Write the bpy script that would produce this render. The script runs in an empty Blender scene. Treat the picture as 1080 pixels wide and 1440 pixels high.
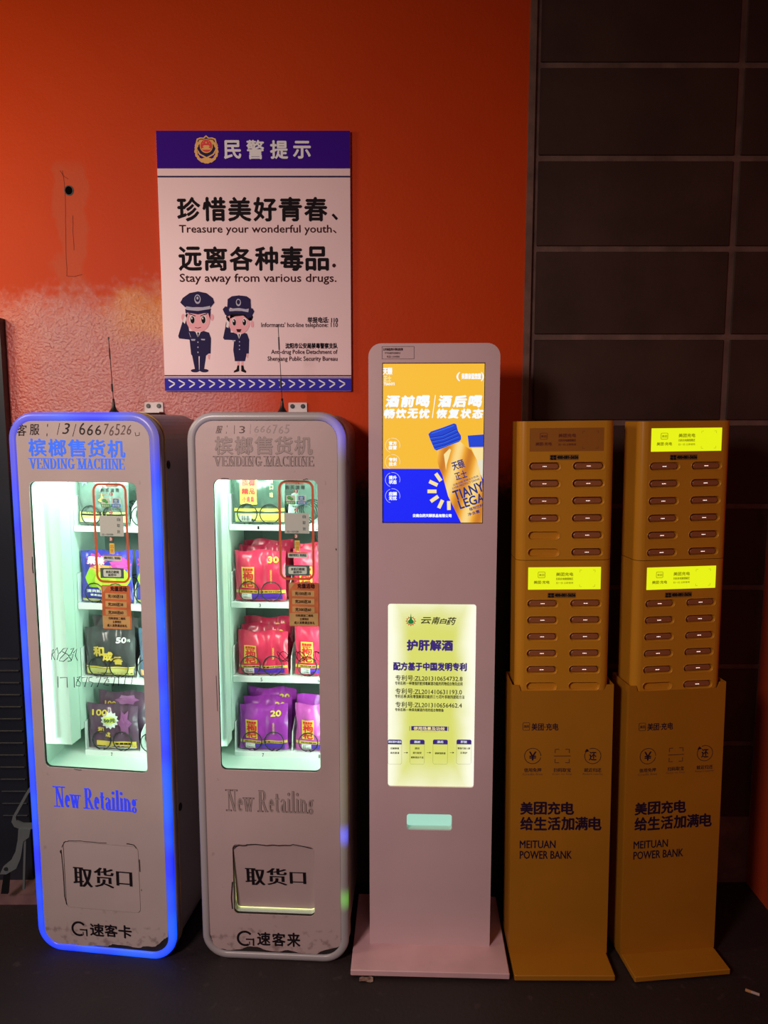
import bpy, math, random
from mathutils import Matrix, Vector
from mathutils.geometry import tessellate_polygon
R = math.radians
PI = math.pi
S = bpy.context.scene
COL = S.collection

# ------------------------------------------------------------------ camera
F = 1040.0                    # focal length in pixels of the 1080x1440 frame
PITCH = R(6.856)
EYE = 1.6
cd = bpy.data.cameras.new('camera')
cam = bpy.data.objects.new('camera', cd); COL.objects.link(cam)
cd.sensor_fit = 'VERTICAL'; cd.sensor_height = 36.0; cd.lens = 36.0 * F / 1440.0
cd.clip_start = 0.02
cam.location = (0, 0, EYE); cam.rotation_euler = (PI / 2 - PITCH, 0, 0)
S.camera = cam

# ------------------------------------------------------------------ world, lamps, exposure
W = bpy.data.worlds.new('night'); S.world = W; W.use_nodes = True
W.node_tree.nodes['Background'].inputs[0].default_value = (0.66, 0.36, 0.38, 1)
W.node_tree.nodes['Background'].inputs[1].default_value = 0.016
S.view_settings.view_transform = 'Standard'
S.view_settings.look = 'None'
S.view_settings.gamma = 1.0
S.view_settings.exposure = 0.0
S.view_settings.use_curve_mapping = False


def lamp(name, loc, target, size, power, color, parent=None, shape='RECTANGLE', size_y=None, spread=None):
    l = bpy.data.lights.new(name, 'AREA'); l.energy = power; l.color = color
    l.shape = shape; l.size = size; l.size_y = size_y or size
    if spread: l.spread = R(spread)
    o = bpy.data.objects.new(name, l); COL.objects.link(o)
    o.location = loc
    d = Vector(target) - Vector(loc)
    o.rotation_euler = d.to_track_quat('-Z', 'Y').to_euler()
    if parent: o.parent = parent
    return o


# the street's own lamps and shop fronts, behind and above the photographer
lamp('shop_front_light', (-1.5, -0.5, 2.35), (-0.6, 2.3, 0.85), 0.55, 16.5, (1.0, 0.80, 0.75), spread=92)
lamp('street_light', (0.15, -3.0, 3.2), (-0.6, 2.2, 0.8), 1.6, 9.5, (1.0, 0.46, 0.38))
lamp('wall_wash_lamp', (-2.0, 1.5, 2.3), (-0.9, 2.42, 2.1), 0.5, 10, (1.0, 0.82, 0.50))


# ------------------------------------------------------------------ materials
MATS = {}


def newmat(name):
    m = bpy.data.materials.new(name); m.use_nodes = True
    MATS[name] = m
    nt = m.node_tree
    return m, nt, nt.nodes['Principled BSDF']


def N(nt, typ, **kw):
    n = nt.nodes.new(typ)
    for k, v in kw.items(): setattr(n, k, v)
    return n


def mat(name, col, rough=0.5, metal=0.0, var=0.0, vscale=6.0, bump=0.0, bscale=80.0, spec=0.5, emit=None, es=0.0, coat=0.0):
    m, nt, b = newmat(name)
    b.inputs['Roughness'].default_value = rough
    b.inputs['Metallic'].default_value = metal
    b.inputs['Specular IOR Level'].default_value = spec
    b.inputs['Coat Weight'].default_value = coat
    tc = N(nt, 'ShaderNodeTexCoord')
    if var > 0:
        no = N(nt, 'ShaderNodeTexNoise'); no.inputs['Scale'].default_value = vscale; no.inputs['Detail'].default_value = 5
        nt.links.new(tc.outputs['Object'], no.inputs['Vector'])
        r = N(nt, 'ShaderNodeValToRGB')
        r.color_ramp.elements[0].position = 0.3; r.color_ramp.elements[1].position = 0.7
        r.color_ramp.elements[0].color = tuple(c * (1 - var) for c in col) + (1,)
        r.color_ramp.elements[1].color = tuple(min(1, c * (1 + var)) for c in col) + (1,)
        nt.links.new(no.outputs['Fac'], r.inputs['Fac'])
        nt.links.new(r.outputs['Color'], b.inputs['Base Color'])
    else:
        b.inputs['Base Color'].default_value = (*col, 1)
    if bump > 0:
        n2 = N(nt, 'ShaderNodeTexNoise'); n2.inputs['Scale'].default_value = bscale; n2.inputs['Detail'].default_value = 4
        nt.links.new(tc.outputs['Object'], n2.inputs['Vector'])
        bu = N(nt, 'ShaderNodeBump'); bu.inputs['Strength'].default_value = bump; bu.inputs['Distance'].default_value = 0.002
        nt.links.new(n2.outputs['Fac'], bu.inputs['Height']); nt.links.new(bu.outputs['Normal'], b.inputs['Normal'])
    if emit:
        b.inputs['Emission Color'].default_value = (*emit, 1)
        b.inputs['Emission Strength'].default_value = es
    return m


def glow(name, col, s=1.0):
    m, nt, b = newmat(name)
    b.inputs['Base Color'].default_value = (0.02, 0.02, 0.02, 1)
    b.inputs['Roughness'].default_value = 0.35
    b.inputs['Emission Color'].default_value = (*col, 1)
    b.inputs['Emission Strength'].default_value = s
    return m


def srgb(r, g, b):
    f = lambda c: (c / 255 / 12.92) if c <= 10 else ((c / 255 + 0.055) / 1.055) ** 2.4
    return (f(r), f(g), f(b))


def noise(scale, detail=4):
    n = N(nt, 'ShaderNodeTexNoise'); n.inputs['Scale'].default_value = scale; n.inputs['Detail'].default_value = detail
    nt.links.new(tc.outputs['Object'], n.inputs['Vector']); return n.outputs['Fac']


def mth(op, a, b_, clamp=False):
    n = N(nt, 'ShaderNodeMath', operation=op, use_clamp=clamp)
    for i, q in enumerate((a, b_)):
        if hasattr(q, 'links'): nt.links.new(q, n.inputs[i])
        else: n.inputs[i].default_value = q
    return n.outputs[0]


def step(v, lo, hi):
    n = N(nt, 'ShaderNodeMapRange', interpolation_type='SMOOTHSTEP'); n.inputs['From Min'].default_value = lo; n.inputs['From Max'].default_value = hi
    nt.links.new(v, n.inputs['Value']); return n.outputs['Result']


def mixc(f, a, b_):
    n = N(nt, 'ShaderNodeMix', data_type='RGBA')
    nt.links.new(f, n.inputs['Factor'])
    for k, q in (('A', a), ('B', b_)):
        if hasattr(q, 'links'): nt.links.new(q, n.inputs[k])
        else: n.inputs[k].default_value = (*q, 1)
    return n.outputs['Result']


# flat print inks
INK = mat('ink_black', (0.012, 0.008, 0.012), 0.75, spec=0.12)
DARKINK = mat('ink_dark_red', (0.05, 0.012, 0.012), 0.75, spec=0.12)
WHITEINK = mat('ink_white', (0.82, 0.80, 0.84), 0.5)
PURPLE = mat('poster_purple', (0.045, 0.004, 0.27), 0.75, spec=0.12)
BANDBLUE = mat('poster_band_blue', (0.04, 0.035, 0.45), 0.75, spec=0.12)
POSTER = mat('poster_pink_white', (0.86, 0.62, 0.66), 0.42, var=0.05, vscale=2.0)
GOLD = mat('ink_gold', (0.85, 0.45, 0.12), 0.5)
RED = mat('ink_red', (0.75, 0.03, 0.03), 0.5)
SKIN = mat('printed_skin', (0.86, 0.36, 0.42), 0.5)
NAVY = mat('printed_navy', (0.028, 0.022, 0.085), 0.75, spec=0.12)
GREYP = mat('printed_grey', (0.42, 0.40, 0.55), 0.5)
EYEW = mat('printed_eye_white', (0.85, 0.78, 0.80), 0.5)
# bodies
FACE = mat('laminate_mauve_white', (0.50, 0.405, 0.395), 0.36, var=0.06, vscale=5.0, bump=0.12, bscale=35)
FACE2 = mat('laminate_pinkish_white', (0.52, 0.385, 0.38), 0.38, var=0.06, vscale=5.0, bump=0.12, bscale=35)
FACEC, FACE2C = FACE.copy(), FACE2.copy()          # the flaps are cleaner than the panels
for m_ in (FACE, FACE2):
    nt = m_.node_tree; b = nt.nodes['Principled BSDF']; tc = N(nt, 'ShaderNodeTexCoord'); sx = N(nt, 'ShaderNodeSeparateXYZ'); nt.links.new(tc.outputs['Object'], sx.inputs[0])
    src = b.inputs['Base Color'].links[0].from_socket
    nz = noise(38, 6); low = step(sx.outputs['Z'], 0.20, 0.03)
    blot = step(mth('ADD', nz, mth('MULTIPLY', low, 0.17)), 0.66, 0.84)
    nt.links.new(mixc(mth('MULTIPLY', blot, 0.55), src, (0.16, 0.10, 0.09)), b.inputs['Base Color'])
CHIP = mat('exposed_dark_core', (0.018, 0.013, 0.014), 0.8, var=0.4, vscale=30, bump=0.5)
STUCK = mat('flaking_laminate_grime', (0.30, 0.21, 0.20), 0.8, var=0.5, vscale=60, bump=0.6)
SIDE = mat('cabinet_side_grey', (0.36, 0.31, 0.32), 0.42, var=0.10, vscale=3.0)
SEAM = mat('golden_door_gasket', (0.50, 0.31, 0.09), 0.4, var=0.3, vscale=14)
BLACK = mat('black_plastic', (0.012, 0.012, 0.014), 0.4)
BLACKM = mat('black_metal', (0.02, 0.02, 0.024), 0.35, metal=0.6)
STEEL = mat('steel_wire', (0.018, 0.024, 0.022), 0.35)
WHITEM = mat('white_metal', (0.62, 0.55, 0.56), 0.45, var=0.08)
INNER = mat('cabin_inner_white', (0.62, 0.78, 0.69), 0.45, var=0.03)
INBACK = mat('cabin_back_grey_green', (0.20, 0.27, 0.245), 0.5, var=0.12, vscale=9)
SHELF = mat('cabin_shelf_white', (0.84, 0.90, 0.88), 0.4)
FRAMEP = mat('kiosk_pink_white', (0.68, 0.48, 0.50), 0.33, var=0.045, vscale=4.0, bump=0.08, bscale=30)
BASEP = mat('kiosk_base_pink', (0.74, 0.46, 0.48), 0.4, var=0.08, vscale=12.0)
AMBER = mat('charger_amber_plastic', (0.60, 0.255, 0.018), 0.27, var=0.05, vscale=5.0)
AMBERS = mat('charger_amber_steel', (0.44, 0.175, 0.010), 0.42, var=0.06, vscale=5.0)
SLOTD = mat('slot_brown', (0.30, 0.10, 0.02), 0.5)
BANKC = mat('power_bank_copper', (0.34, 0.115, 0.045), 0.3, var=0.1)
LEDW = glow('indicator_led_white', (1.0, 0.82, 0.75), 2.2)
INKP = mat('ink_purple_black', (0.022, 0.008, 0.03), 0.75, spec=0.12)
INKBR = mat('ink_faded_brown', (0.19, 0.075, 0.03), 0.6)
INKDB = mat('ink_brown_red', (0.17, 0.03, 0.008), 0.6)

# the two flavours of the machine's light ring -------------------------------
def ring_mat(name, lit):
    m, nt, b = newmat(name)
    tc = N(nt, 'ShaderNodeTexCoord'); sx = N(nt, 'ShaderNodeSeparateXYZ')
    nt.links.new(tc.outputs['Object'], sx.inputs[0])
    b.inputs['Roughness'].default_value = 0.3
    b.inputs['Base Color'].default_value = (0.30, 0.29, 0.32, 1)

    def spot(x, z, r):            # 1 near one diode of the ring, 0 away from it
        v = N(nt, 'ShaderNodeVectorMath', operation='DISTANCE'); v.inputs[1].default_value = (x, 0, z)
        cb = N(nt, 'ShaderNodeCombineXYZ')
        nt.links.new(sx.outputs['X'], cb.inputs['X']); nt.links.new(sx.outputs['Z'], cb.inputs['Z'])
        nt.links.new(cb.outputs[0], v.inputs[0])
        mr = N(nt, 'ShaderNodeMapRange', interpolation_type='SMOOTHSTEP')
        mr.inputs['From Min'].default_value = r; mr.inputs['From Max'].default_value = 0.0
        nt.links.new(v.outputs['Value'], mr.inputs['Value'])
        return mr.outputs['Result']
    if lit:
        # blue diodes all round, dimmer where a diode has failed (upper corners)
        no = N(nt, 'ShaderNodeTexNoise'); no.inputs['Scale'].default_value = 5.0; no.inputs['Detail'].default_value = 2
        nt.links.new(tc.outputs['Object'], no.inputs['Vector'])
        rp = N(nt, 'ShaderNodeValToRGB')
        rp.color_ramp.elements[0].position = 0.38; rp.color_ramp.elements[1].position = 0.64
        rp.color_ramp.elements[0].color = (0.0, 0.025, 1.0, 1); rp.color_ramp.elements[1].color = (0.0, 0.11, 1.0, 1)
        nt.links.new(no.outputs['Fac'], rp.inputs['Fac'])
        m1 = N(nt, 'ShaderNodeMix', data_type='RGBA')
        m1.inputs['B'].default_value = (0.13, 0.10, 0.32, 1)
        nt.links.new(rp.outputs['Color'], m1.inputs['A'])
        a = N(nt, 'ShaderNodeMath', operation='ADD', use_clamp=True)
        nt.links.new(spot(0.415, 1.58, 0.15), a.inputs[0]); 
        h = N(nt, 'ShaderNodeMath', operation='MULTIPLY'); h.inputs[1].default_value = 0.55
        nt.links.new(spot(0.02, 1.57, 0.26), h.inputs[0]); nt.links.new(h.outputs[0], a.inputs[1])
        nt.links.new(a.outputs[0], m1.inputs['Factor'])
        nt.links.new(m1.outputs['Result'], b.inputs['Emission Color'])
        b.inputs['Emission Strength'].default_value = 1.0
        b.inputs['Base Color'].default_value = (0.10, 0.10, 0.2, 1)
    else:
        acc = None
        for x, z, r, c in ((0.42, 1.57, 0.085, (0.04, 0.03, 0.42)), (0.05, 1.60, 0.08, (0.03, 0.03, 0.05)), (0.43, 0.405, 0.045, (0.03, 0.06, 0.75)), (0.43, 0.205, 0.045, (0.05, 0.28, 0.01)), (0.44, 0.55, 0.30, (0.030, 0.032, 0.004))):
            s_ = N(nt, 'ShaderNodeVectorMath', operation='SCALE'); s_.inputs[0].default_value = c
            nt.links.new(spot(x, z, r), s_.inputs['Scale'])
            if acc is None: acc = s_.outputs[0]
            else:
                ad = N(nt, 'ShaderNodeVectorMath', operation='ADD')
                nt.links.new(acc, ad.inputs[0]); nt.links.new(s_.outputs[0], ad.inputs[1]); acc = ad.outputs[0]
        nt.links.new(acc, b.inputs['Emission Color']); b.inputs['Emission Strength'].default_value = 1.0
        b.inputs['Base Color'].default_value = (0.40, 0.37, 0.38, 1)
    return m


RING_ON = ring_mat('light_ring_blue', True)
RING_OFF = ring_mat('light_ring_frosted', False)
LETTER_ON = glow('cut_letters_blue_light', (0.035, 0.17, 1.0), 0.95)
LETTER_ON2 = glow('cut_letters_deep_blue_light', (0.025, 0.05, 0.95), 0.9)
LETTER_OFF = mat('cut_letters_unlit', (0.36, 0.28, 0.27), 0.5)
LETTER_EDGE = mat('cut_edge_shade_brown_ink', (0.13, 0.07, 0.06), 0.7)  # shade at the cut edges, painted as a dark outline; also a brown ink
LED_TUBE = glow('led_tube', (0.80, 1.0, 0.92), 1.35)
MINT = glow('tray_mint_diffuser', (0.50, 0.93, 0.74), 0.75)
TRAYGLOW = glow('tray_yellow_led', (0.95, 0.85, 0.30), 3.0)

g, nt, b = newmat('clear_glass')
nt.nodes.remove(b)
tr = N(nt, 'ShaderNodeBsdfTransparent'); gl = N(nt, 'ShaderNodeBsdfGlossy'); gl.inputs['Roughness'].default_value = 0.05
tr.inputs['Color'].default_value = (0.95, 0.99, 0.97, 1)
fr = N(nt, 'ShaderNodeFresnel'); fr.inputs['IOR'].default_value = 1.45
mx = N(nt, 'ShaderNodeMixShader')
ge = N(nt, 'ShaderNodeNewGeometry'); sb = N(nt, 'ShaderNodeMath', operation='SUBTRACT'); sb.inputs[0].default_value = 1.0; nt.links.new(ge.outputs['Backfacing'], sb.inputs[1])
ml = N(nt, 'ShaderNodeMath', operation='MULTIPLY'); nt.links.new(fr.outputs[0], ml.inputs[0]); nt.links.new(sb.outputs[0], ml.inputs[1])
nt.links.new(ml.outputs[0], mx.inputs[0]); nt.links.new(tr.outputs[0], mx.inputs[1]); nt.links.new(gl.outputs[0], mx.inputs[2])
nt.links.new(mx.outputs[0], nt.nodes['Material Output'].inputs[0])
GLASS = g


# ------------------------------------------------------------------ geometry helpers
class MB:
    """collects triangles and quads with one material slot each, links them as one mesh object"""
    def __init__(s): s.v = []; s.f = []; s.m = []; s.mats = []; s.sm = []

    def slot(s, m):
        if m not in s.mats: s.mats.append(m)
        return s.mats.index(m)

    def add(s, vs, fs, m, smooth=False):
        o = len(s.v); k = s.slot(m)
        s.v += [tuple(p) for p in vs]
        for f in fs: s.f.append(tuple(i + o for i in f)); s.m.append(k); s.sm.append(smooth)

    def box(s, x0, y0, z0, x1, y1, z1, m):
        s.add([(x0, y0, z0), (x1, y0, z0), (x1, y1, z0), (x0, y1, z0), (x0, y0, z1), (x1, y0, z1), (x1, y1, z1), (x0, y1, z1)],
              [(0, 3, 2, 1), (4, 5, 6, 7), (0, 1, 5, 4), (1, 2, 6, 5), (2, 3, 7, 6), (3, 0, 4, 7)], m)

    def bbox(s, x0, y0, z0, x1, y1, z1, m, b=0.003):
        """box with chamfered edges"""
        cs = []
        for z, i in ((z0, b), (z0 + b, 0), (z1 - b, 0), (z1, b)):
            c = b if i == 0 else b
            x0i, x1i, y0i, y1i = x0 + i, x1 - i, y0 + i, y1 - i
            cs.append([(x0i + c, y0i, z), (x1i - c, y0i, z), (x1i, y0i + c, z), (x1i, y1i - c, z), (x1i - c, y1i, z), (x0i + c, y1i, z), (x0i, y1i - c, z), (x0i, y0i + c, z)])
        vs = [p for r_ in cs for p in r_]
        fs = [tuple(range(7, -1, -1)), tuple(range(24, 32))]
        for k in range(3):
            for i in range(8): fs.append((k * 8 + i, k * 8 + (i + 1) % 8, k * 8 + 8 + (i + 1) % 8, k * 8 + 8 + i))
        s.add(vs, fs, m)

    def plate(s, outer, holes, y0, y1, m, edge=None, back=True):
        """outline(s) in x,z extruded from y0 (front, towards the camera) to y1"""
        edge = edge or m
        loops = [outer] + list(holes)
        flat = [p for l in loops for p in l]
        tris = tessellate_polygon([[Vector((p[0], p[1], 0)) for p in l] for l in loops])
        fv = [(p[0], y0, p[1]) for p in flat]
        fixed = []
        for t in tris:
            a, b_, c = (flat[i] for i in t)
            ar = (b_[0] - a[0]) * (c[1] - a[1]) - (c[0] - a[0]) * (b_[1] - a[1])
            fixed.append(tuple(t) if ar > 0 else (t[0], t[2], t[1]))
        s.add(fv, fixed, m)
        if back: s.add([(p[0], y1, p[1]) for p in flat], [f[::-1] for f in fixed], m)
        for l in loops:
            n = len(l)
            ar = sum(l[i][0] * l[(i + 1) % n][1] - l[(i + 1) % n][0] * l[i][1] for i in range(n))
            vs = [(p[0], y0, p[1]) for p in l] + [(p[0], y1, p[1]) for p in l]
            fs = []
            for i in range(n):
                j = (i + 1) % n
                q = (i, i + n, j + n, j)
                if (ar > 0) != (l is outer): q = q[::-1]
                fs.append(q)
            s.add(vs, fs, edge)

    def loft(s, rings, m, smooth=True, closed=True):
        n = len(rings[0]); vs = [p for r_ in rings for p in r_]; fs = []
        for k in range(len(rings) - 1):
            for i in range(n if closed else n - 1):
                j = (i + 1) % n
                fs.append((k * n + i, k * n + j, (k + 1) * n + j, (k + 1) * n + i))
        s.add(vs, fs, m, smooth)

    def tube(s, pts, r, m, n=6, caps=True):
        pts = [Vector(p) for p in pts]; rings = []
        rr = r if isinstance(r, (list, tuple)) else [r] * len(pts)
        up = Vector((0.13, 0.31, 0.94)).normalized()
        for i, p in enumerate(pts):
            t = (pts[min(i + 1, len(pts) - 1)] - pts[max(i - 1, 0)]).normalized()
            a = t.cross(up)
            if a.length < 1e-3: a = t.cross(Vector((1, 0, 0)))
            a.normalize(); b_ = t.cross(a); up = a.cross(t)
            rings.append([tuple(p + rr[i] * (math.cos(2 * PI * k / n) * a + math.sin(2 * PI * k / n) * b_)) for k in range(n)])
        s.loft(rings, m)
        if caps:
            s.add(rings[0], [tuple(range(n))], m); s.add(rings[-1], [tuple(range(n - 1, -1, -1))], m)

    def disc(s, cx, cz, r, y0, y1, m, n=16):
        s.plate([(cx + r * math.cos(2 * PI * i / n), cz + r * math.sin(2 * PI * i / n)) for i in range(n)], [], y0, y1, m)

    def flat(s, pts, y, m):
        """one printed shape, x,z outline at depth y facing the camera"""
        tris = tessellate_polygon([[Vector((p[0], p[1], 0)) for p in pts]])
        out = []
        for t in tris:
            a, b_, c = (pts[i] for i in t)
            ar = (b_[0] - a[0]) * (c[1] - a[1]) - (c[0] - a[0]) * (b_[1] - a[1])
            out.append(tuple(t) if ar > 0 else (t[0], t[2], t[1]))
        s.add([(p[0], y, p[1]) for p in pts], out, m)

    def line(s, pts, wd, y, m):
        """flat ribbon along a polyline in x,z"""
        n = len(pts); vs = []
        for i, p in enumerate(pts):
            a = pts[max(i - 1, 0)]; c = pts[min(i + 1, n - 1)]
            dx, dz = c[0] - a[0], c[1] - a[1]; L = math.hypot(dx, dz) or 1
            nx, nz = -dz / L * wd / 2, dx / L * wd / 2
            vs += [(p[0] + nx, y, p[1] + nz), (p[0] - nx, y, p[1] - nz)]
        s.add(vs, [(2 * i, 2 * i + 1, 2 * i + 3, 2 * i + 2) for i in range(n - 1)], m)

    def build(s, name, parent=None, label=None):
        me = bpy.data.meshes.new(name); me.from_pydata(s.v, [], s.f)
        for m in s.mats: me.materials.append(m)
        me.polygons.foreach_set('material_index', s.m)
        me.polygons.foreach_set('use_smooth', s.sm)
        me.update()
        o = bpy.data.objects.new(name, me); COL.objects.link(o)
        if parent: o.parent = parent
        if label: o['label'] = label
        return o


def tag(o, label, cat=None, group=None, kind=None):
    if label: o['label'] = label
    if cat: o['category'] = cat
    if group: o['group'] = group
    if kind: o['kind'] = kind
    return o


def empty(name, mw):
    o = bpy.data.objects.new(name, None); COL.objects.link(o); o.empty_display_size = 0.1
    o.matrix_world = mw
    return o


def rr(x0, z0, x1, z1, r, n=6):
    """counter-clockwise rounded rectangle"""
    r = min(r, (x1 - x0) / 2 - 1e-5, (z1 - z0) / 2 - 1e-5)
    pts = []
    for cx, cz, a0 in ((x1 - r, z0 + r, -90), (x1 - r, z1 - r, 0), (x0 + r, z1 - r, 90), (x0 + r, z0 + r, 180)):
        for i in range(n + 1):
            a = R(a0 + 90 * i / n); pts.append((cx + r * math.cos(a), cz + r * math.sin(a)))
    return pts


def ell(cx, cz, rx, rz, n=20, a0=0, a1=360, rot=0):
    out = []
    m_ = n if abs(a1 - a0) == 360 else n + 1
    for i in range(m_):
        a = R(a0 + (a1 - a0) * i / n); x, z = rx * math.cos(a), rz * math.sin(a)
        c, s_ = math.cos(R(rot)), math.sin(R(rot)); out.append((cx + x * c - z * s_, cz + x * s_ + z * c))
    return out


def ray(px, py):
    x, y = (px - 540) / F, -(py - 720) / F
    c, s_ = math.cos(PITCH), math.sin(PITCH)
    return Vector((x, c + y * s_, -s_ + y * c))


def floor_pt(px, py, h=0.0):
    r_ = ray(px, py); t = (h - EYE) / r_.z
    return Vector((r_.x * t, r_.y * t, h))


class Frame:
    """upright face of a thing: local x to the right, z up, -y towards the street"""
    def __init__(s, x, y, yaw, tilt=0.0, z=0.0):
        s.mw = Matrix.Translation((x, y, z)) @ Matrix.Rotation(R(yaw), 4, 'Z') @ Matrix.Rotation(R(tilt), 4, 'Y')
        s.inv = s.mw.inverted()

    def uv(s, px, py, w=0.0):
        o = s.inv @ Vector((0, 0, EYE)); d = s.inv.to_3x3() @ ray(px, py)
        t = (-w - o.y) / d.y; p = o + d * t
        return p.x, p.z

    def rect(s, x0, y0, x1, y1, w=0.0):
        """upright local rectangle (u0, v0, u1, v1) of a region measured on this face"""
        ym, xm = (y0 + y1) / 2, (x0 + x1) / 2
        return s.uv(x0, ym, w)[0], s.uv(xm, y1, w)[1], s.uv(x1, ym, w)[0], s.uv(xm, y0, w)[1]

    def at(s, u, v, w=0.0): return s.mw @ Matrix.Translation((u, -w, v))


# lettering ---------------------------------------------------------------------
_tc = {}
_cu = bpy.data.curves.new('glyphs', 'FONT'); _cu.resolution_u = 2
_to = bpy.data.objects.new('glyphs', _cu); COL.objects.link(_to)


def glyphs(txt, off=0.0, res=None):
    key = (txt, off)
    if key in _tc: return _tc[key]
    _cu.body = txt; _cu.offset = off; _cu.resolution_u = res or (2 if len(txt) > 9 else 3)
    bpy.context.view_layer.update()
    me = _to.to_mesh(); me.calc_loop_triangles()
    vs = [(v.co.x, v.co.y) for v in me.vertices]; fs = []
    for t in me.loop_triangles:
        a, b_, c = (vs[i] for i in t.vertices)
        ar = (b_[0] - a[0]) * (c[1] - a[1]) - (c[0] - a[0]) * (b_[1] - a[1])
        if abs(ar) < 1e-9: continue
        fs.append(tuple(t.vertices) if ar > 0 else tuple(t.vertices)[::-1])
    _to.to_mesh_clear()
    xs = [v[0] for v in vs]; ys = [v[1] for v in vs]
    x0, x1, y0, y1 = min(xs), max(xs), min(ys), max(ys)
    vs = [((v[0] - x0) / (x1 - x0 or 1), (v[1] - y0) / (y1 - y0 or 1)) for v in vs]
    _tc[key] = (vs, fs)
    return _tc[key]


def text(mb, txt, rect, y, m, bold=0.0, off=0.0, italic=0.0, song=0.0, drape=None, clip=None):
    """flat lettering filling rect (u0,v0,u1,v1) at depth y; bold = stroke growth in metres"""
    vs, fs = glyphs(txt, off)
    u0, v0, u1, v1 = rect
    sh = [(0, 0)]
    if bold: sh = [(-bold, 0), (bold, 0), (0, bold), (0, -bold)]
    if song: sh = [(-song + 2 * song * k / 4, 0) for k in range(5)]
    for k, (dx, dz) in enumerate(sh):
        out = []
        for a, b_ in vs:
            x = u0 + (u1 - u0) * a + dx + italic * (b_ - 0.5) * (v1 - v0); z = v0 + (v1 - v0) * b_ + dz
            if clip: x = min(max(x, clip[0]), clip[1])
            out.append((x, (drape(x, z) if drape else 0) + y - k * 0.00001, z))
        mb.add(out, fs, m)


def scrawl(mb, txt, rect, y, m, seed=1, th=0.0008, skip=()):
    """hand-written line: every character placed with its own slant and height"""
    rnd = random.Random(seed); n = len(txt); u0, v0, u1, v1 = rect; st = (u1 - u0) / n
    for i, c in enumerate(txt):
        if c == ' ' or i in skip: continue
        a = u0 + st * (i + 0.12); b_ = u0 + st * (i + 0.85)
        if c in '1:': a, b_ = u0 + st * (i + 0.45), u0 + st * (i + 0.50)
        dv = (v1 - v0) * 0.12
        r_ = (a, v0 + rnd.uniform(-dv, dv), b_, v1 + rnd.uniform(-dv, dv))
        text(mb, c, r_, y, m, bold=th, off=-0.004 if c in '0123456789' else 0, italic=rnd.uniform(0.05, 0.35))


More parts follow.
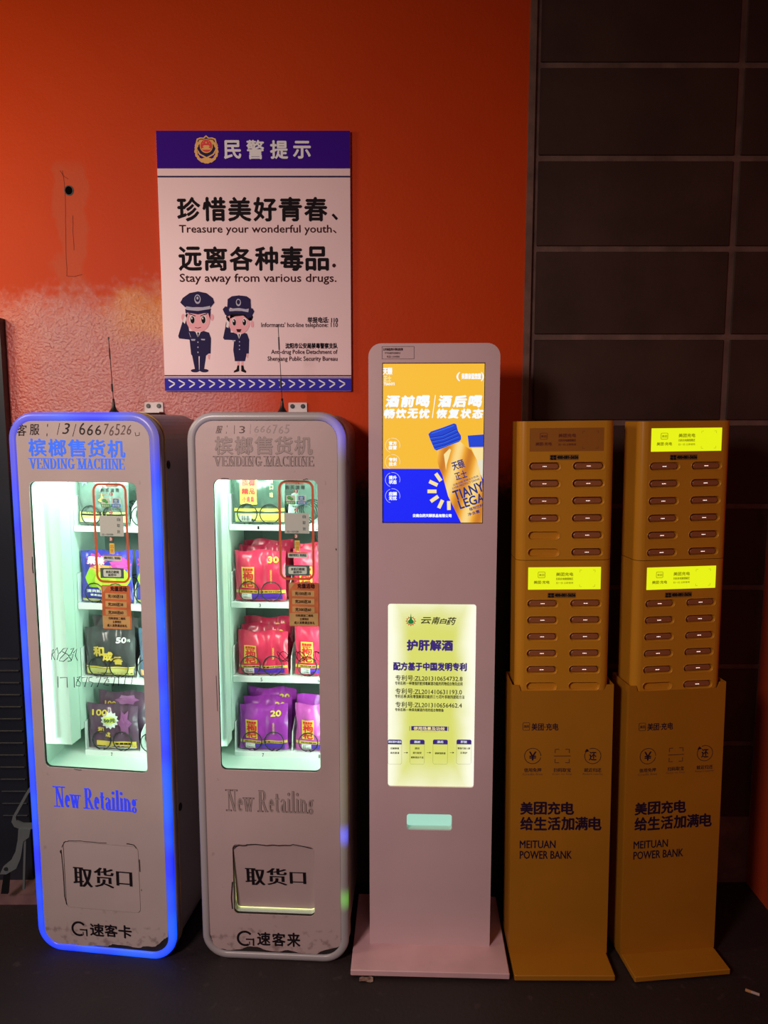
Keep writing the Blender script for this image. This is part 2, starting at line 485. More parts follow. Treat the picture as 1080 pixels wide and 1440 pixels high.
def serif(mb, txt, rect, y, m, k=0.2, thin=0.055):
    """high-contrast roman capitals and small letters built from stems, hairlines and bowls"""
    u0, v0, u1, v1 = rect
    wid = {'M': 1.15, 'W': 1.2, 'w': 0.95, 'I': 0.42, 'i': 0.34, 'l': 0.34, 't': 0.42, ' ': 0.35, 'E': 0.8, 'e': 0.6, 'a': 0.62, 'n': 0.68, 'g': 0.62}
    tot = sum(wid.get(c, 0.92) + 0.1 for c in txt) - 0.1
    sc = (u1 - u0) / tot; H = v1 - v0; x = u0
    for c in txt:
        w = wid.get(c, 0.92) * sc; kk = k * sc; X = lambda a, x=x, w=w: x + a * w; Z = lambda b_: v0 + b_ * H
        t = thin * H; lay = [0]

        def par(xa, za, xb, zb, th):   # slanted stem of horizontal thickness th
            lay[0] += 1; yy = y - lay[0] * 1e-5
            mb.add([(xa - th / 2, yy, za), (xa + th / 2, yy, za), (xb + th / 2, yy, zb), (xb - th / 2, yy, zb)], [(0, 1, 2, 3)] if zb > za else [(3, 2, 1, 0)], m)

        def bar(xa, xb, z):
            lay[0] += 1; yy = y - lay[0] * 1e-5
            mb.add([(xa, yy, z - t / 2), (xb, yy, z - t / 2), (xb, yy, z + t / 2), (xa, yy, z + t / 2)], [(0, 1, 2, 3)], m)

        def foot(xc, z, s_=1.3): bar(xc - kk * s_, xc + kk * s_, z)

        def bowl(cx, cz, rx, rz, a0, a1, th=None):
            lay[0] += 1; yy = y - lay[0] * 1e-5; th = th or kk; n = 12; o = []
            for i in range(n + 1):
                a = R(a0 + (a1 - a0) * i / n); ca, sa = math.cos(a), math.sin(a)
                o.append((cx + rx * ca, yy, cz + rz * sa)); o.append((cx + max(rx - th, 0) * ca, yy, cz + (rz - t) * sa))
            mb.add(o, [(2 * i, 2 * i + 2, 2 * i + 3, 2 * i + 1) for i in range(n)], m)
        h = t / 2; T, B = Z(1) - h, Z(0) + h
        xh = 0.62
        if c == 'V': par(X(.5), Z(0), X(.14), Z(1), kk); par(X(.5), Z(0), X(.86), Z(1), kk * .45); foot(X(.14), T); foot(X(.86), T)
        elif c == 'E': par(X(.22), Z(0), X(.22), Z(1), kk); bar(X(0), X(.95), T); bar(X(0), X(1), B); bar(X(.2), X(.75), Z(.5)); par(X(.92), Z(.75), X(.92), Z(1), t); par(X(.96), Z(0), X(.96), Z(.27), t); par(X(.73), Z(.4), X(.73), Z(.6), t)
        elif c == 'N': par(X(.16), Z(0), X(.16), Z(1), kk * .4); par(X(.85), Z(0), X(.85), Z(1), kk * .4); par(X(.82), Z(0), X(.18), Z(1), kk); foot(X(.12), T); foot(X(.85), T); foot(X(.16), B)
        elif c == 'D': par(X(.2), Z(0), X(.2), Z(1), kk); bar(X(0), X(.5), T); bar(X(0), X(.5), B); bowl(X(.45), Z(.5), w * .53, H * .5, -90, 90)
        elif c == 'I': par(X(.5), Z(0), X(.5), Z(1), kk); foot(X(.5), T); foot(X(.5), B)
        elif c == 'G': bowl(X(.5), Z(.5), w * .48, H * .51, 50, 322); par(X(.84), Z(.06), X(.84), Z(.42), kk); foot(X(.84), Z(.42), 1.1); par(X(.84), Z(.7), X(.84), Z(1), t)
        elif c == 'C': bowl(X(.52), Z(.5), w * .5, H * .51, 45, 318); par(X(.88), Z(.7), X(.88), Z(1), t); par(X(.88), Z(.05), X(.88), Z(.22), t)
        elif c == 'M': par(X(.12), Z(0), X(.12), Z(1), kk * .4); par(X(.88), Z(0), X(.88), Z(1), kk); par(X(.48), Z(0), X(.16), Z(1), kk); par(X(.48), Z(0), X(.85), Z(1), kk * .4); foot(X(.12), T); foot(X(.88), T); foot(X(.12), B); foot(X(.88), B)
        elif c == 'A': par(X(.14), Z(0), X(.5), Z(1), kk * .4); par(X(.84), Z(0), X(.5), Z(1), kk); bar(X(.24), X(.74), Z(.34)); foot(X(.14), B); foot(X(.84), B)
        elif c == 'H': par(X(.18), Z(0), X(.18), Z(1), kk); par(X(.82), Z(0), X(.82), Z(1), kk); bar(X(.18), X(.82), Z(.5)); [foot(X(q), p_) for q in (.18, .82) for p_ in (T, B)]
        elif c == 'R': par(X(.2), Z(0), X(.2), Z(1), kk); bar(X(0), X(.5), T); bar(X(.2), X(.5), Z(.5)); foot(X(.2), B); bowl(X(.45), Z(.75), w * .38, H * .26, -90, 90); par(X(.88), Z(0), X(.48), Z(.5), kk); foot(X(.9), B, .7)
        elif c == 'e': bowl(X(.5), Z(xh / 2), w * .47, H * xh / 2, 0, 318); bar(X(.1), X(.95), Z(.36))
        elif c == 'w': [par(X(a), Z(0), X(b_), Z(xh), kk if a > b_ else kk * .4) for a, b_ in ((.3, .1), (.3, .5), (.68, .5), (.68, .9))]; foot(X(.1), Z(xh), .9); foot(X(.9), Z(xh), .9); foot(X(.5), Z(xh), .9)
        elif c == 't': par(X(.45), Z(.06), X(.45), Z(.85), kk); bar(X(0), X(1), Z(xh)); bar(X(.4), X(1), B)
        elif c == 'a': bowl(X(.42), Z(.2), w * .38, H * .2, 60, 300); par(X(.72), Z(0), X(.72), Z(.52), kk); bowl(X(.42), Z(.46), w * .42, H * .17, 0, 170, kk * .6); bar(X(.65), X(1), B)
        elif c == 'i': par(X(.5), Z(0), X(.5), Z(xh), kk); foot(X(.5), B); bar(X(.1), X(.5), Z(xh)); bowl(X(.5), Z(.85), kk * .6, H * .08, 0, 360, kk * .59)
        elif c == 'l': par(X(.5), Z(0), X(.5), Z(1), kk); foot(X(.5), B); bar(X(.1), X(.5), T)
        elif c == 'n': par(X(.2), Z(0), X(.2), Z(xh), kk); foot(X(.2), B); bar(X(0), X(.2), Z(xh)); par(X(.8), Z(0), X(.8), Z(.45), kk); foot(X(.8), B); bowl(X(.5), Z(.42), w * .38, H * .2, 0, 150, kk * .8)
        elif c == 'g': bowl(X(.45), Z(.44), w * .36, H * .18, 0, 360); bowl(X(.48), Z(.1), w * .42, H * .15, 0, 360, kk * .7); bar(X(.7), X(1), Z(.6))
        x += w + 0.1 * sc


# ================================================================== SETTING
WALLY = 2.42
# --- orange wall: glossy paint, a repainted strip, and a coarser worn zone low on the left with painted pink glare
m, nt, b = newmat('orange_wall_paint')
tc = N(nt, 'ShaderNodeTexCoord'); sx = N(nt, 'ShaderNodeSeparateXYZ'); nt.links.new(tc.outputs['Object'], sx.inputs[0])


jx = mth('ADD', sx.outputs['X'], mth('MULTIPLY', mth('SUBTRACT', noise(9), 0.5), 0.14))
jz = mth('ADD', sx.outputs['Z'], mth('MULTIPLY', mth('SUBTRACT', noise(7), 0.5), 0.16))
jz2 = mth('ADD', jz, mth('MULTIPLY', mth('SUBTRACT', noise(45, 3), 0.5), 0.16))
worn = mth('MULTIPLY', step(jz2, 2.06, 1.90), step(jx, -0.28, -0.66))     # coarse older coat; its pink also holds reflected glare painted in
strip = mth('MULTIPLY', mth('MULTIPLY', step(jx, -1.05, -1.03), step(jx, -0.93, -0.95)), mth('MULTIPLY', step(jz, 1.9, 1.95), step(jz, 2.42, 2.36)))
base = mixc(noise(2.2), (0.54, 0.040, 0.002), (0.62, 0.056, 0.003))
base = mixc(mth('MULTIPLY', strip, 0.45), base, (0.50, 0.10, 0.045))
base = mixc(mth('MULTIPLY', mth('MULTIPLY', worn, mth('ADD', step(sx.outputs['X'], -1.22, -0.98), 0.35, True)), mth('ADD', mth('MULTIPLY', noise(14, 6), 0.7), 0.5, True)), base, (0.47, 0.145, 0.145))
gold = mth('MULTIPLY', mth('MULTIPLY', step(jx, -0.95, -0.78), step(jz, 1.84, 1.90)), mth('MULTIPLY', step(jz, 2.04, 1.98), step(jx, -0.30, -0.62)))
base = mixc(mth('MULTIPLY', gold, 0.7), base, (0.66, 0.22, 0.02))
base = mixc(step(jz2, 1.50, 1.36), base, (0.045, 0.038, 0.026))      # wall colour turns dark below shoulder height
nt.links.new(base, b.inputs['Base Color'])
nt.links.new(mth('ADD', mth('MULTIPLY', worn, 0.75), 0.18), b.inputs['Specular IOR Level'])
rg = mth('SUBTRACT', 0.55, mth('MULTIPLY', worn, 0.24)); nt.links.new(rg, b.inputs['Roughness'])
hgt = mth('ADD', mth('MULTIPLY', noise(110, 5), mth('ADD', mth('MULTIPLY', worn, 2.2), 0.25)), mth('MULTIPLY', noise(12), 0.5))
bu = N(nt, 'ShaderNodeBump'); bu.inputs['Strength'].default_value = 0.75; bu.inputs['Distance'].default_value = 0.0028
nt.links.new(hgt, bu.inputs['Height']); nt.links.new(bu.outputs['Normal'], b.inputs['Normal'])
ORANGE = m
ORANGE2 = mat('orange_side_wall_paint', (0.55, 0.06, 0.01), 0.6, var=0.1, vscale=3, bump=0.3, bscale=60)
TILE = mat('dark_stone_tile', (0.055, 0.028, 0.022), 0.65, spec=0.2, var=0.22, vscale=4.0, bump=0.3, bscale=50)
GROUT = mat('grout_brown', (0.15, 0.082, 0.066), 0.75, var=0.3, vscale=15, bump=0.5)
m, nt, b = newmat('dark_pavement')
tc = N(nt, 'ShaderNodeTexCoord')
base = mixc(noise(3.0, 6), (0.011, 0.0075, 0.008), (0.034, 0.022, 0.022))
base = mixc(step(noise(26, 3), 0.62, 0.74), base, (0.045, 0.03, 0.03))
nt.links.new(base, b.inputs['Base Color']); b.inputs['Roughness'].default_value = 0.62
bu = N(nt, 'ShaderNodeBump'); bu.inputs['Strength'].default_value = 0.5; bu.inputs['Distance'].default_value = 0.003
nt.links.new(noise(90, 6), bu.inputs['Height']); nt.links.new(bu.outputs['Normal'], b.inputs['Normal'])
PAVE = m

WF = Frame(0, WALLY, 0)
XB = WF.uv(741, 300)[0]                     # where the orange wall meets the tiles
mb = MB(); mb.box(-3.2, -4.5, -0.1, 3.0, 2.75, 0.0, PAVE); tag(mb.build('floor'), 'dark worn pavement in front of the machines', kind='structure')
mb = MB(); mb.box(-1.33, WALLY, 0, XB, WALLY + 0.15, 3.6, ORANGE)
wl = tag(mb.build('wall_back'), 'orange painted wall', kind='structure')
mb = MB(); mb.box(XB, WALLY + 0.002, 0, 1.40, WALLY + 0.15, 3.6, GROUT)
wt = tag(mb.build('wall_back_right'), 'dark tiled wall beside the orange wall', kind='structure')
mb = MB(); mb.box(1.27, 1.2, 0, 1.42, WALLY + 0.15, 3.6, ORANGE2)
tag(mb.build('wall_right'), 'dim orange side wall', kind='structure')
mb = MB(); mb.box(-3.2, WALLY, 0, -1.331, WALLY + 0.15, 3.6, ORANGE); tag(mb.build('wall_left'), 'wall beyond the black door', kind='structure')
# hole and settlement cracks in the orange wall
mb = MB(); hx, hz = WF.uv(97, 268)
mb.plate(ell(hx, hz, 0.0145, 0.0155, 24), [ell(hx, hz, 0.0115, 0.0125, 24)], -0.0015, 0.001, BLACK); mb.flat(ell(hx, hz, 0.0125, 0.0135, 20), -0.0008, mat('hole_darkness', (0.004, 0.003, 0.003), 1.0, spec=0.0))
mb.build('bored_hole', wl, 'round black hole drilled in the orange wall').location.y = WALLY
mb = MB(); CRK = mat('wall_crack_dark', (0.16, 0.018, 0.008), 0.9)
rnd = random.Random(4)
for pts in ([(88, 240), (91, 258), (92, 300), (93, 345), (94, 388)], [(102, 303), (103, 330), (104, 352)], [(93, 388), (104, 389), (116, 386)], [(84, 240), (90, 248), (96, 252)], [(69, 482), (73, 490)]):
    q = []
    for a, c in zip(pts, pts[1:]):
        for k in range(4): q.append(WF.uv(a[0] + (c[0] - a[0]) * k / 4 + rnd.uniform(-.5, .5), a[1] + (c[1] - a[1]) * k / 4))
    q.append(WF.uv(*pts[-1])); mb.line(q, 0.0014, -0.0004, CRK)
mb.build('wall_crack', wl).location.y = WALLY
# tiles, 0.6 x 0.3 class, rows measured on the wall
xs = [WF.uv(757, 150)[0], WF.uv(1044, 70)[0]]
cols = [(xs[0], xs[1] - 0.006), (xs[1] + 0.006, 1.268)]
zrow = [WF.uv(800, y)[1] for y in (92, 225, 351, 474)]
pit = (zrow[0] - zrow[3]) / 3
rnd = random.Random(8)
for i in range(-4, 9):
    z0 = zrow[0] - pit * (i + 1); z1 = z0 + pit
    z0 = max(z0, 0.0)
    if z1 < 0.05 or z0 > 3.5: continue
    for c0, c1 in cols:
        mb = MB(); e = rnd.uniform(0, 0.002)
        mb.bbox(c0 + .004, -0.0035 - e, z0 + .009, c1 - .004, 0.0015, min(z1, 3.6) - .009, TILE, 0.002)
        o = mb.build('tile', wt); o.location = (0, WALLY, 0)
mb = MB(); mb.box(XB - 0.003, WALLY - 0.012, 0, XB + 0.016, WALLY + 0.01, 3.6, GROUT); mb.build('edge_strip', wt, 'rough brown plaster strip at the tile edge')
# black door at the far left with its sill
mb = MB(); mb.box(-2.6, 2.385, 0.03, -1.212, 2.418, 1.93, mat('door_black_blue', (0.014, 0.017, 0.026), 0.35, var=0.2, vscale=3))
dr = tag(mb.build('door_1'), 'black shutter door at the end of the orange wall', kind='structure')
mb = MB(); mb.box(-2.6, 2.30, 0.0, -1.13, 2.405, 0.033, mat('pink_stone_sill', (0.20, 0.11, 0.11), 0.5, var=0.2, vscale=20))
tag(mb.build('trim_1'), 'worn pink sill under the black door', kind='structure')
DF = Frame(0, 2.30, 0)
for k in range(14):
    z = DF.uv(30, 1008 + 17.5 * (k - 4))[1]
    mb = MB(); mb.bbox(-1.30, 2.379, z - .003, -1.215, 2.386, z + .003, mat('shutter_rib', (0.016, 0.018, 0.026), 0.4) if 'shutter_rib' not in MATS else MATS['shutter_rib'], 0.001)
    mb.build('slat', dr)

# ================================================================== POSTER
PF = Frame(0, WALLY - 0.012, 0)
a, b2 = PF.uv(220, 185), PF.uv(492, 186)
c_, d_ = PF.uv(231, 549), PF.uv(493, 551)
px0, px1, pz0, pz1 = (a[0] + c_[0]) / 2, (b2[0] + d_[0]) / 2 + .002, (c_[1] + d_[1]) / 2, (a[1] + b2[1]) / 2
poster = empty('notice_board', PF.mw)
tag(poster, 'pale police notice board with purple header hung on the orange wall', 'sign')
mb = MB(); mb.bbox(px0, 0, pz0, px1, 0.009, pz1, POSTER, 0.0012); mb.build('panel', poster)
mb = MB(); mb.box(px0, -0.0005, pz0, px0 + .0025, 0.0, pz1, POSTER)


def pr(x0, y0, x1, y1): return PF.rect(x0, y0, x1, y1)


def band(mb, x0, x1, y0, y1, y, m):
    _, v0, _, v1 = pr(300, y0, 400, y1)
    mb.flat([(x0, v0), (x1, v0), (x1, v1), (x0, v1)], y, m)


L1, L2, L3, L4, L5 = -0.0006, -0.0010, -0.0014, -0.0018, -0.0022
e = 0.0006
mb = MB(); band(mb, px0 + e, px1 - e, 184, 237, L1, PURPLE); mb.build('header_band', poster, 'purple header band')
mb = MB(); band(mb, px0 + e, px1 - e, 247.3, 249.6, L1, NAVY); band(mb, px0 + e, px1 - e, 527.5, 529.2, L1, NAVY); band(mb, px0 + e, px1 - e, 530.5, 531.5, L1, BANDBLUE); mb.build('rule_line', poster)
mb = MB(); band(mb, px0 + e, px1 - e, 532, 549.5, L1, BANDBLUE); mb.build('footer_band', poster, 'blue footer band with white chevrons')


def c2(x, y): return PF.uv(200 + x / 3.375, 390 + y / 3.375)


mb = MB()
for k in range(18):
    x = 125 + k * 47.5
    for p, q in (((x, 487), (x + 30, 504)), ((x + 4, 523), (x + 30, 506))):
        mb.line([c2(*p), c2(*q)], 0.0042, L2, WHITEINK)
mb.build('chevron_print', poster)
mb = MB()
text(mb, '民', pr(315.5, 198, 338.5, 223), L2, WHITEINK, bold=.0016)
text(mb, '警', pr(347, 197.5, 371, 223.5), L2, WHITEINK, bold=.0014)
text(mb, '提', pr(380.5, 198, 404.5, 223), L2, WHITEINK, bold=.0016)
text(mb, '示', pr(412.5, 199, 436.5, 222.5), L2, WHITEINK, bold=.0016)
mb.build('lettering', poster, 'white header lettering')
mb = MB()
for i, c in enumerate('珍惜美好青春'): text(mb, c, pr(250 + i * 35.7, 278, 281 + i * 35.7, 310.5), L1, INK, bold=.0023)
text(mb, '、', pr(467, 301, 474.5, 309), L1, INK, bold=.0018)
for i, c in enumerate('远离各种毒品'): text(mb, c, pr(252 + i * 35.7, 347.5, 283 + i * 35.7, 380), L1, INK, bold=.0023)
text(mb, '.', pr(467.5, 371, 472, 375.8), L1, DARKINK, bold=.001)
text(mb, 'Treasure your wonderful youth、', pr(252, 316.5, 473, 330.5), L1, DARKINK, bold=.0005)
text(mb, 'Stay away from various drugs.', pr(253, 385, 473, 400), L1, DARKINK, bold=.0005)
text(mb, '举报电话: 110', pr(432.5, 446, 475, 454), L1, INK, bold=.0006)
text(mb, "Informants' hot-line telephone: 110", pr(367.5, 453.5, 475, 462), L1, DARKINK, bold=.0003)
text(mb, '沈阳市公安局禁毒警察支队', pr(401.5, 482.5, 474.5, 490), L1, INK, bold=.0007)
text(mb, 'Anti-drug Police Detachment of', pr(381.5, 491.8, 474.5, 499.5), L1, DARKINK, bold=.0004)
text(mb, 'Shenyang Public Security Bureau', pr(376.5, 501.3, 474.5, 509.3), L1, DARKINK, bold=.0004)
mb.build('lettering', poster, 'black slogan lettering in two languages')

# emblem: gold shield and wheat wreath, blue field, red disc with gold gate and stars
mb = MB()


def ce(x, y): return PF.uv(200 + x / 3.375, 170 + y / 3.375)


ex, ez = ce(305, 138); um = (ce(365, 138)[0] - ex) / 60.0
E_ = lambda x, y: (ex + (x - 305) * um, ez - (y - 138) * um)
shield = [(305, 72), (318, 83), (334, 82), (350, 88), (354, 105), (360, 118), (352, 140), (340, 160), (305, 178), (270, 160), (258, 140), (250, 118), (256, 105), (260, 88), (276, 82), (292, 83)]
mb.flat([E_(*p) for p in shield][::-1], L2, GOLD)
mb.flat([E_(305 + (x - 305) * .86, 126 + (y - 126) * .86) for x, y in shield][::-1], L3, NAVY)
for s_ in (-1, 1):
    for k in range(8):
        a = R(-78 + k * 20); cx, cy = 305 + s_ * 50 * math.cos(a), 143 - 50 * math.sin(a)
        mb.flat(ell(*E_(cx, cy), 13 * um, 6.5 * um, 10, rot=(90 + (-78 + k * 20)) * s_ + (20 * s_)), L4 - k * 1e-5, GOLD)
mb.flat([E_(*p) for p in [(262, 182), (305, 172), (348, 182), (330, 194), (305, 199), (280, 194)]][::-1], L4 - 2e-4, GOLD)
mb.flat(ell(*E_(305, 121), 31 * um, 32 * um, 24), L4, GOLD)
mb.flat(ell(*E_(305, 120), 27.5 * um, 28.5 * um, 24), L5, RED)
mb.flat([E_(*p) for p in [(284, 138), (326, 138), (326, 131), (318, 131), (318, 125), (292, 125), (292, 131), (284, 131)]], L5 - 2e-4, GOLD)
mb.flat([E_(*p) for p in [(288, 125), (322, 125), (316, 118), (294, 118)]], L5 - 2.2e-4, GOLD)
for cx, cy, rr_ in ((305, 106, 6), (289, 110, 2.6), (294, 101, 2.6), (316, 101, 2.6), (321, 110, 2.6)):
    mb.flat([(E_(cx, cy)[0] + um * rr_ * (1 if k % 2 == 0 else .42) * math.sin(k * PI / 5), E_(cx, cy)[1] + um * rr_ * (1 if k % 2 == 0 else .42) * math.cos(k * PI / 5)) for k in range(10)], L5 - 2.4e-4, GOLD)
mb.build('emblem', poster, 'gold and red police badge')


def officer(cx, man):
    """printed cartoon officer saluting; crop units measured on the notice"""
    mb = MB(); P = lambda pts, y, m: mb.flat([c2(cx + x, yy) for x, yy in pts], y, m)

    def el(x, y, rx, ry, lay, m, rot=0):
        a_, b_ = c2(cx + x, y); s_ = (c2(cx + x + rx, y)[0] - a_) / rx
        mb.flat(ell(a_, b_, rx * s_, ry * s_, 18, rot=rot), lay, m)
    y0, y1, y2, y3, y4, y5, y6 = (L1 - 2.2e-4 * k for k in range(7))
    if man:
        P([(-42, 255), (-48, 215), (-62, 195), (-72, 205), (-94, 278), (-90, 290), (-40, 296), (-33, 365), (-28, 372), (-14, 440), (-16, 445), (28, 445), (38, 372), (50, 362), (60, 362), (62, 290), (52, 262), (28, 255)], y0, NAVY)
        el(-14, 443, 20, 8, y1, NAVY); el(30, 443, 20, 8, y1, NAVY)
        P([(3, 375), (5, 440), (7, 440), (8, 375)], y2, POSTER)
        el(-70, 190, 9, 16, y1, SKIN); el(66, 190, 9, 16, y1, SKIN)
        el(0, 200, 57, 60, y2, SKIN)
        P([(-58, 180), (-60, 150), (60, 150), (58, 200), (48, 170), (-48, 170)], y3, NAVY)
        P([(-72, 210), (-62, 222), (-48, 175), (-58, 170)], y4, EYEW)
        P([(-60, 182), (-48, 205), (-40, 172), (-50, 165)], y4, SKIN)
        el(-27, 200, 13, 20, y4, EYEW); el(27, 200, 13, 20, y4, EYEW)
        el(-26, 202, 10, 17, y5, INK); el(26, 202, 10, 17, y5, INK); el(-29, 195, 3, 5, y6, EYEW); el(23, 195, 3, 5, y6, EYEW)
        mb.line([c2(cx - 44, 172), c2(cx - 12, 184)], 0.0026, y5, INK); mb.line([c2(cx + 44, 172), c2(cx + 12, 184)], 0.0026, y5, INK)
        mb.line([c2(cx - 14, 238), c2(cx, 241), c2(cx + 14, 237)], 0.0016, y5, DARKINK)
        P([(-84, 120), (-72, 98), (-40, 75), (0, 67), (40, 75), (70, 98), (78, 120), (60, 142), (-62, 142)], y4, NAVY)
        P([(-56, 138), (0, 146), (58, 136), (58, 152), (0, 162), (-56, 154)], y5, GREYP)
        P([(-62, 154), (0, 160), (62, 150), (50, 166), (0, 176), (-50, 168)], y5 - 5e-5, NAVY)
        el(-2, 104, 15, 22, y5, GREYP); el(-2, 102, 11, 15, y6, NAVY); el(-2, 99, 5, 7, y6 - 5e-5, GREYP)
        P([(-12, 258), (0, 286), (14, 258)], y3, EYEW); P([(-4, 262), (0, 288), (6, 262)], y4, NAVY)
        for yy in (308, 332, 356): el(0, yy, 3, 3.5, y3, GREYP)
        P([(-34, 293), (-12, 293), (-14, 301), (-30, 301)], y3, GREYP); P([(14, 292), (34, 293), (32, 299), (16, 298)], y3, GREYP)
        P([(46, 366), (58, 366), (54, 392), (48, 386)], y1, SKIN)
        mb.line([c2(cx - 42, 262), c2(cx - 34, 285)], 0.0014, y3, GREYP)
    else:
        P([(-40, 262), (-42, 235), (-56, 228), (-62, 210), (-66, 240), (-76, 288), (-70, 296), (-24, 298), (-28, 345), (-20, 398), (28, 398), (36, 362), (46, 362), (48, 296), (38, 268), (24, 262)], y0, NAVY)
        P([(-10, 398), (-8, 420), (0, 420), (1, 398)], y1, SKIN); P([(10, 398), (10, 420), (20, 420), (20, 398)], y1, SKIN)
        P([(-8, 418), (0, 418), (0, 446), (-26, 452), (-24, 444), (-12, 436)], y2, INK); P([(10, 418), (20, 418), (24, 436), (34, 446), (32, 454), (10, 446)], y2, INK)
        P([(-54, 215), (-62, 190), (-58, 165), (60, 165), (66, 190), (60, 205), (40, 160), (-40, 160)], y1, INK)
        el(62, 222, 8, 16, y1, SKIN)
        el(0, 216, 50, 54, y2, SKIN)
        P([(-62, 236), (-50, 240), (-44, 196), (-54, 186)], y4, EYEW); P([(-58, 200), (-46, 214), (-42, 184), (-50, 178)], y4, SKIN)
        P([(-50, 200), (-44, 178), (-20, 186), (20, 182), (48, 206), (54, 180), (40, 164), (-40, 164)], y3, INK)
        el(-24, 212, 11, 18, y4, EYEW); el(26, 212, 11, 18, y4, EYEW)
        el(-23, 214, 8.5, 15, y5, INK); el(25, 214, 8.5, 15, y5, INK); el(-26, 208, 3, 4.5, y6, EYEW); el(22, 208, 3, 4.5, y6, EYEW)
        P([(-14, 246), (12, 246), (6, 260), (-8, 260)], y4, DARKINK)
        P([(-78, 152), (-66, 138), (-46, 142), (-40, 160), (40, 162), (48, 146), (64, 148), (72, 162), (58, 188), (40, 196), (30, 176), (-36, 172), (-50, 186), (-66, 178)], y4, NAVY)
        P([(-56, 140), (-54, 104), (-34, 90), (0, 86), (36, 90), (54, 104), (56, 146), (0, 158)], y5, NAVY)
        P([(-48, 150), (0, 146), (46, 154), (44, 166), (0, 158), (-46, 162)], y6, GREYP)
        el(-3, 120, 12, 17, y6, GREYP); el(-3, 118, 8, 11, y6 - 1e-4, NAVY)
        P([(-10, 266), (0, 292), (12, 266)], y3, EYEW); P([(-3, 270), (0, 290), (5, 270)], y4, NAVY)
        for yy in (306, 324, 342): el(2, yy, 2.6, 3, y3, GREYP)
        P([(34, 364), (44, 364), (42, 384), (36, 380)], y1, SKIN); P([(-34, 298), (-16, 298), (-18, 304), (-32, 304)], y3, GREYP)
    mb.build('printed_figure', poster, 'printed male officer saluting in peaked cap' if man else 'printed female officer saluting in round hat')


officer(265, True)
officer(460, False)

# ================================================================== VENDING MACHINES
MW, MH, MD = 0.440, 1.629, 0.33


def helix(mb, cx, cz, y0, turns, pitch, r, m, flip=1):
    pts = []
    for k in range(turns):
        for i in range(15):
            a = R(-78 + flip * (336 * i / 14)) if flip > 0 else R(-102 - 336 * i / 14)
            pts.append((cx + r * math.cos(a), y0 + k * pitch, cz + r * math.sin(a)))
    mb.tube(pts, 0.0018, m, 5)


def wood_hash(i): return random.Random(i).random()


BAGM = {}


def bagmat(name, col, var=0.12, rough=0.26):
    if name not in BAGM:
        m, nt_, b_ = newmat(name)
        global nt, tc
        keep = (nt, tc)
        nt = nt_; tc = N(nt, 'ShaderNodeTexCoord')
        n1 = noise(22, 3)
        cc = mixc(n1, tuple(c * (1 - var) for c in col), tuple(min(1, c * (1 + var)) for c in col))
        nt.links.new(cc, b_.inputs['Base Color'])
        b_.inputs['Roughness'].default_value = rough; b_.inputs['Specular IOR Level'].default_value = 0.6
        wv = N(nt, 'ShaderNodeTexWave'); wv.inputs['Scale'].default_value = 7; wv.inputs['Distortion'].default_value = 9; wv.inputs['Detail'].default_value = 3
        nt.links.new(tc.outputs['Object'], wv.inputs['Vector'])
        bu_ = N(nt, 'ShaderNodeBump'); bu_.inputs['Strength'].default_value = 0.6; bu_.inputs['Distance'].default_value = 0.006
        nt.links.new(wv.outputs['Fac'], bu_.inputs['Height']); nt.links.new(bu_.outputs['Normal'], b_.inputs['Normal'])
        nt, tc = keep
        BAGM[name] = m
    return BAGM[name]


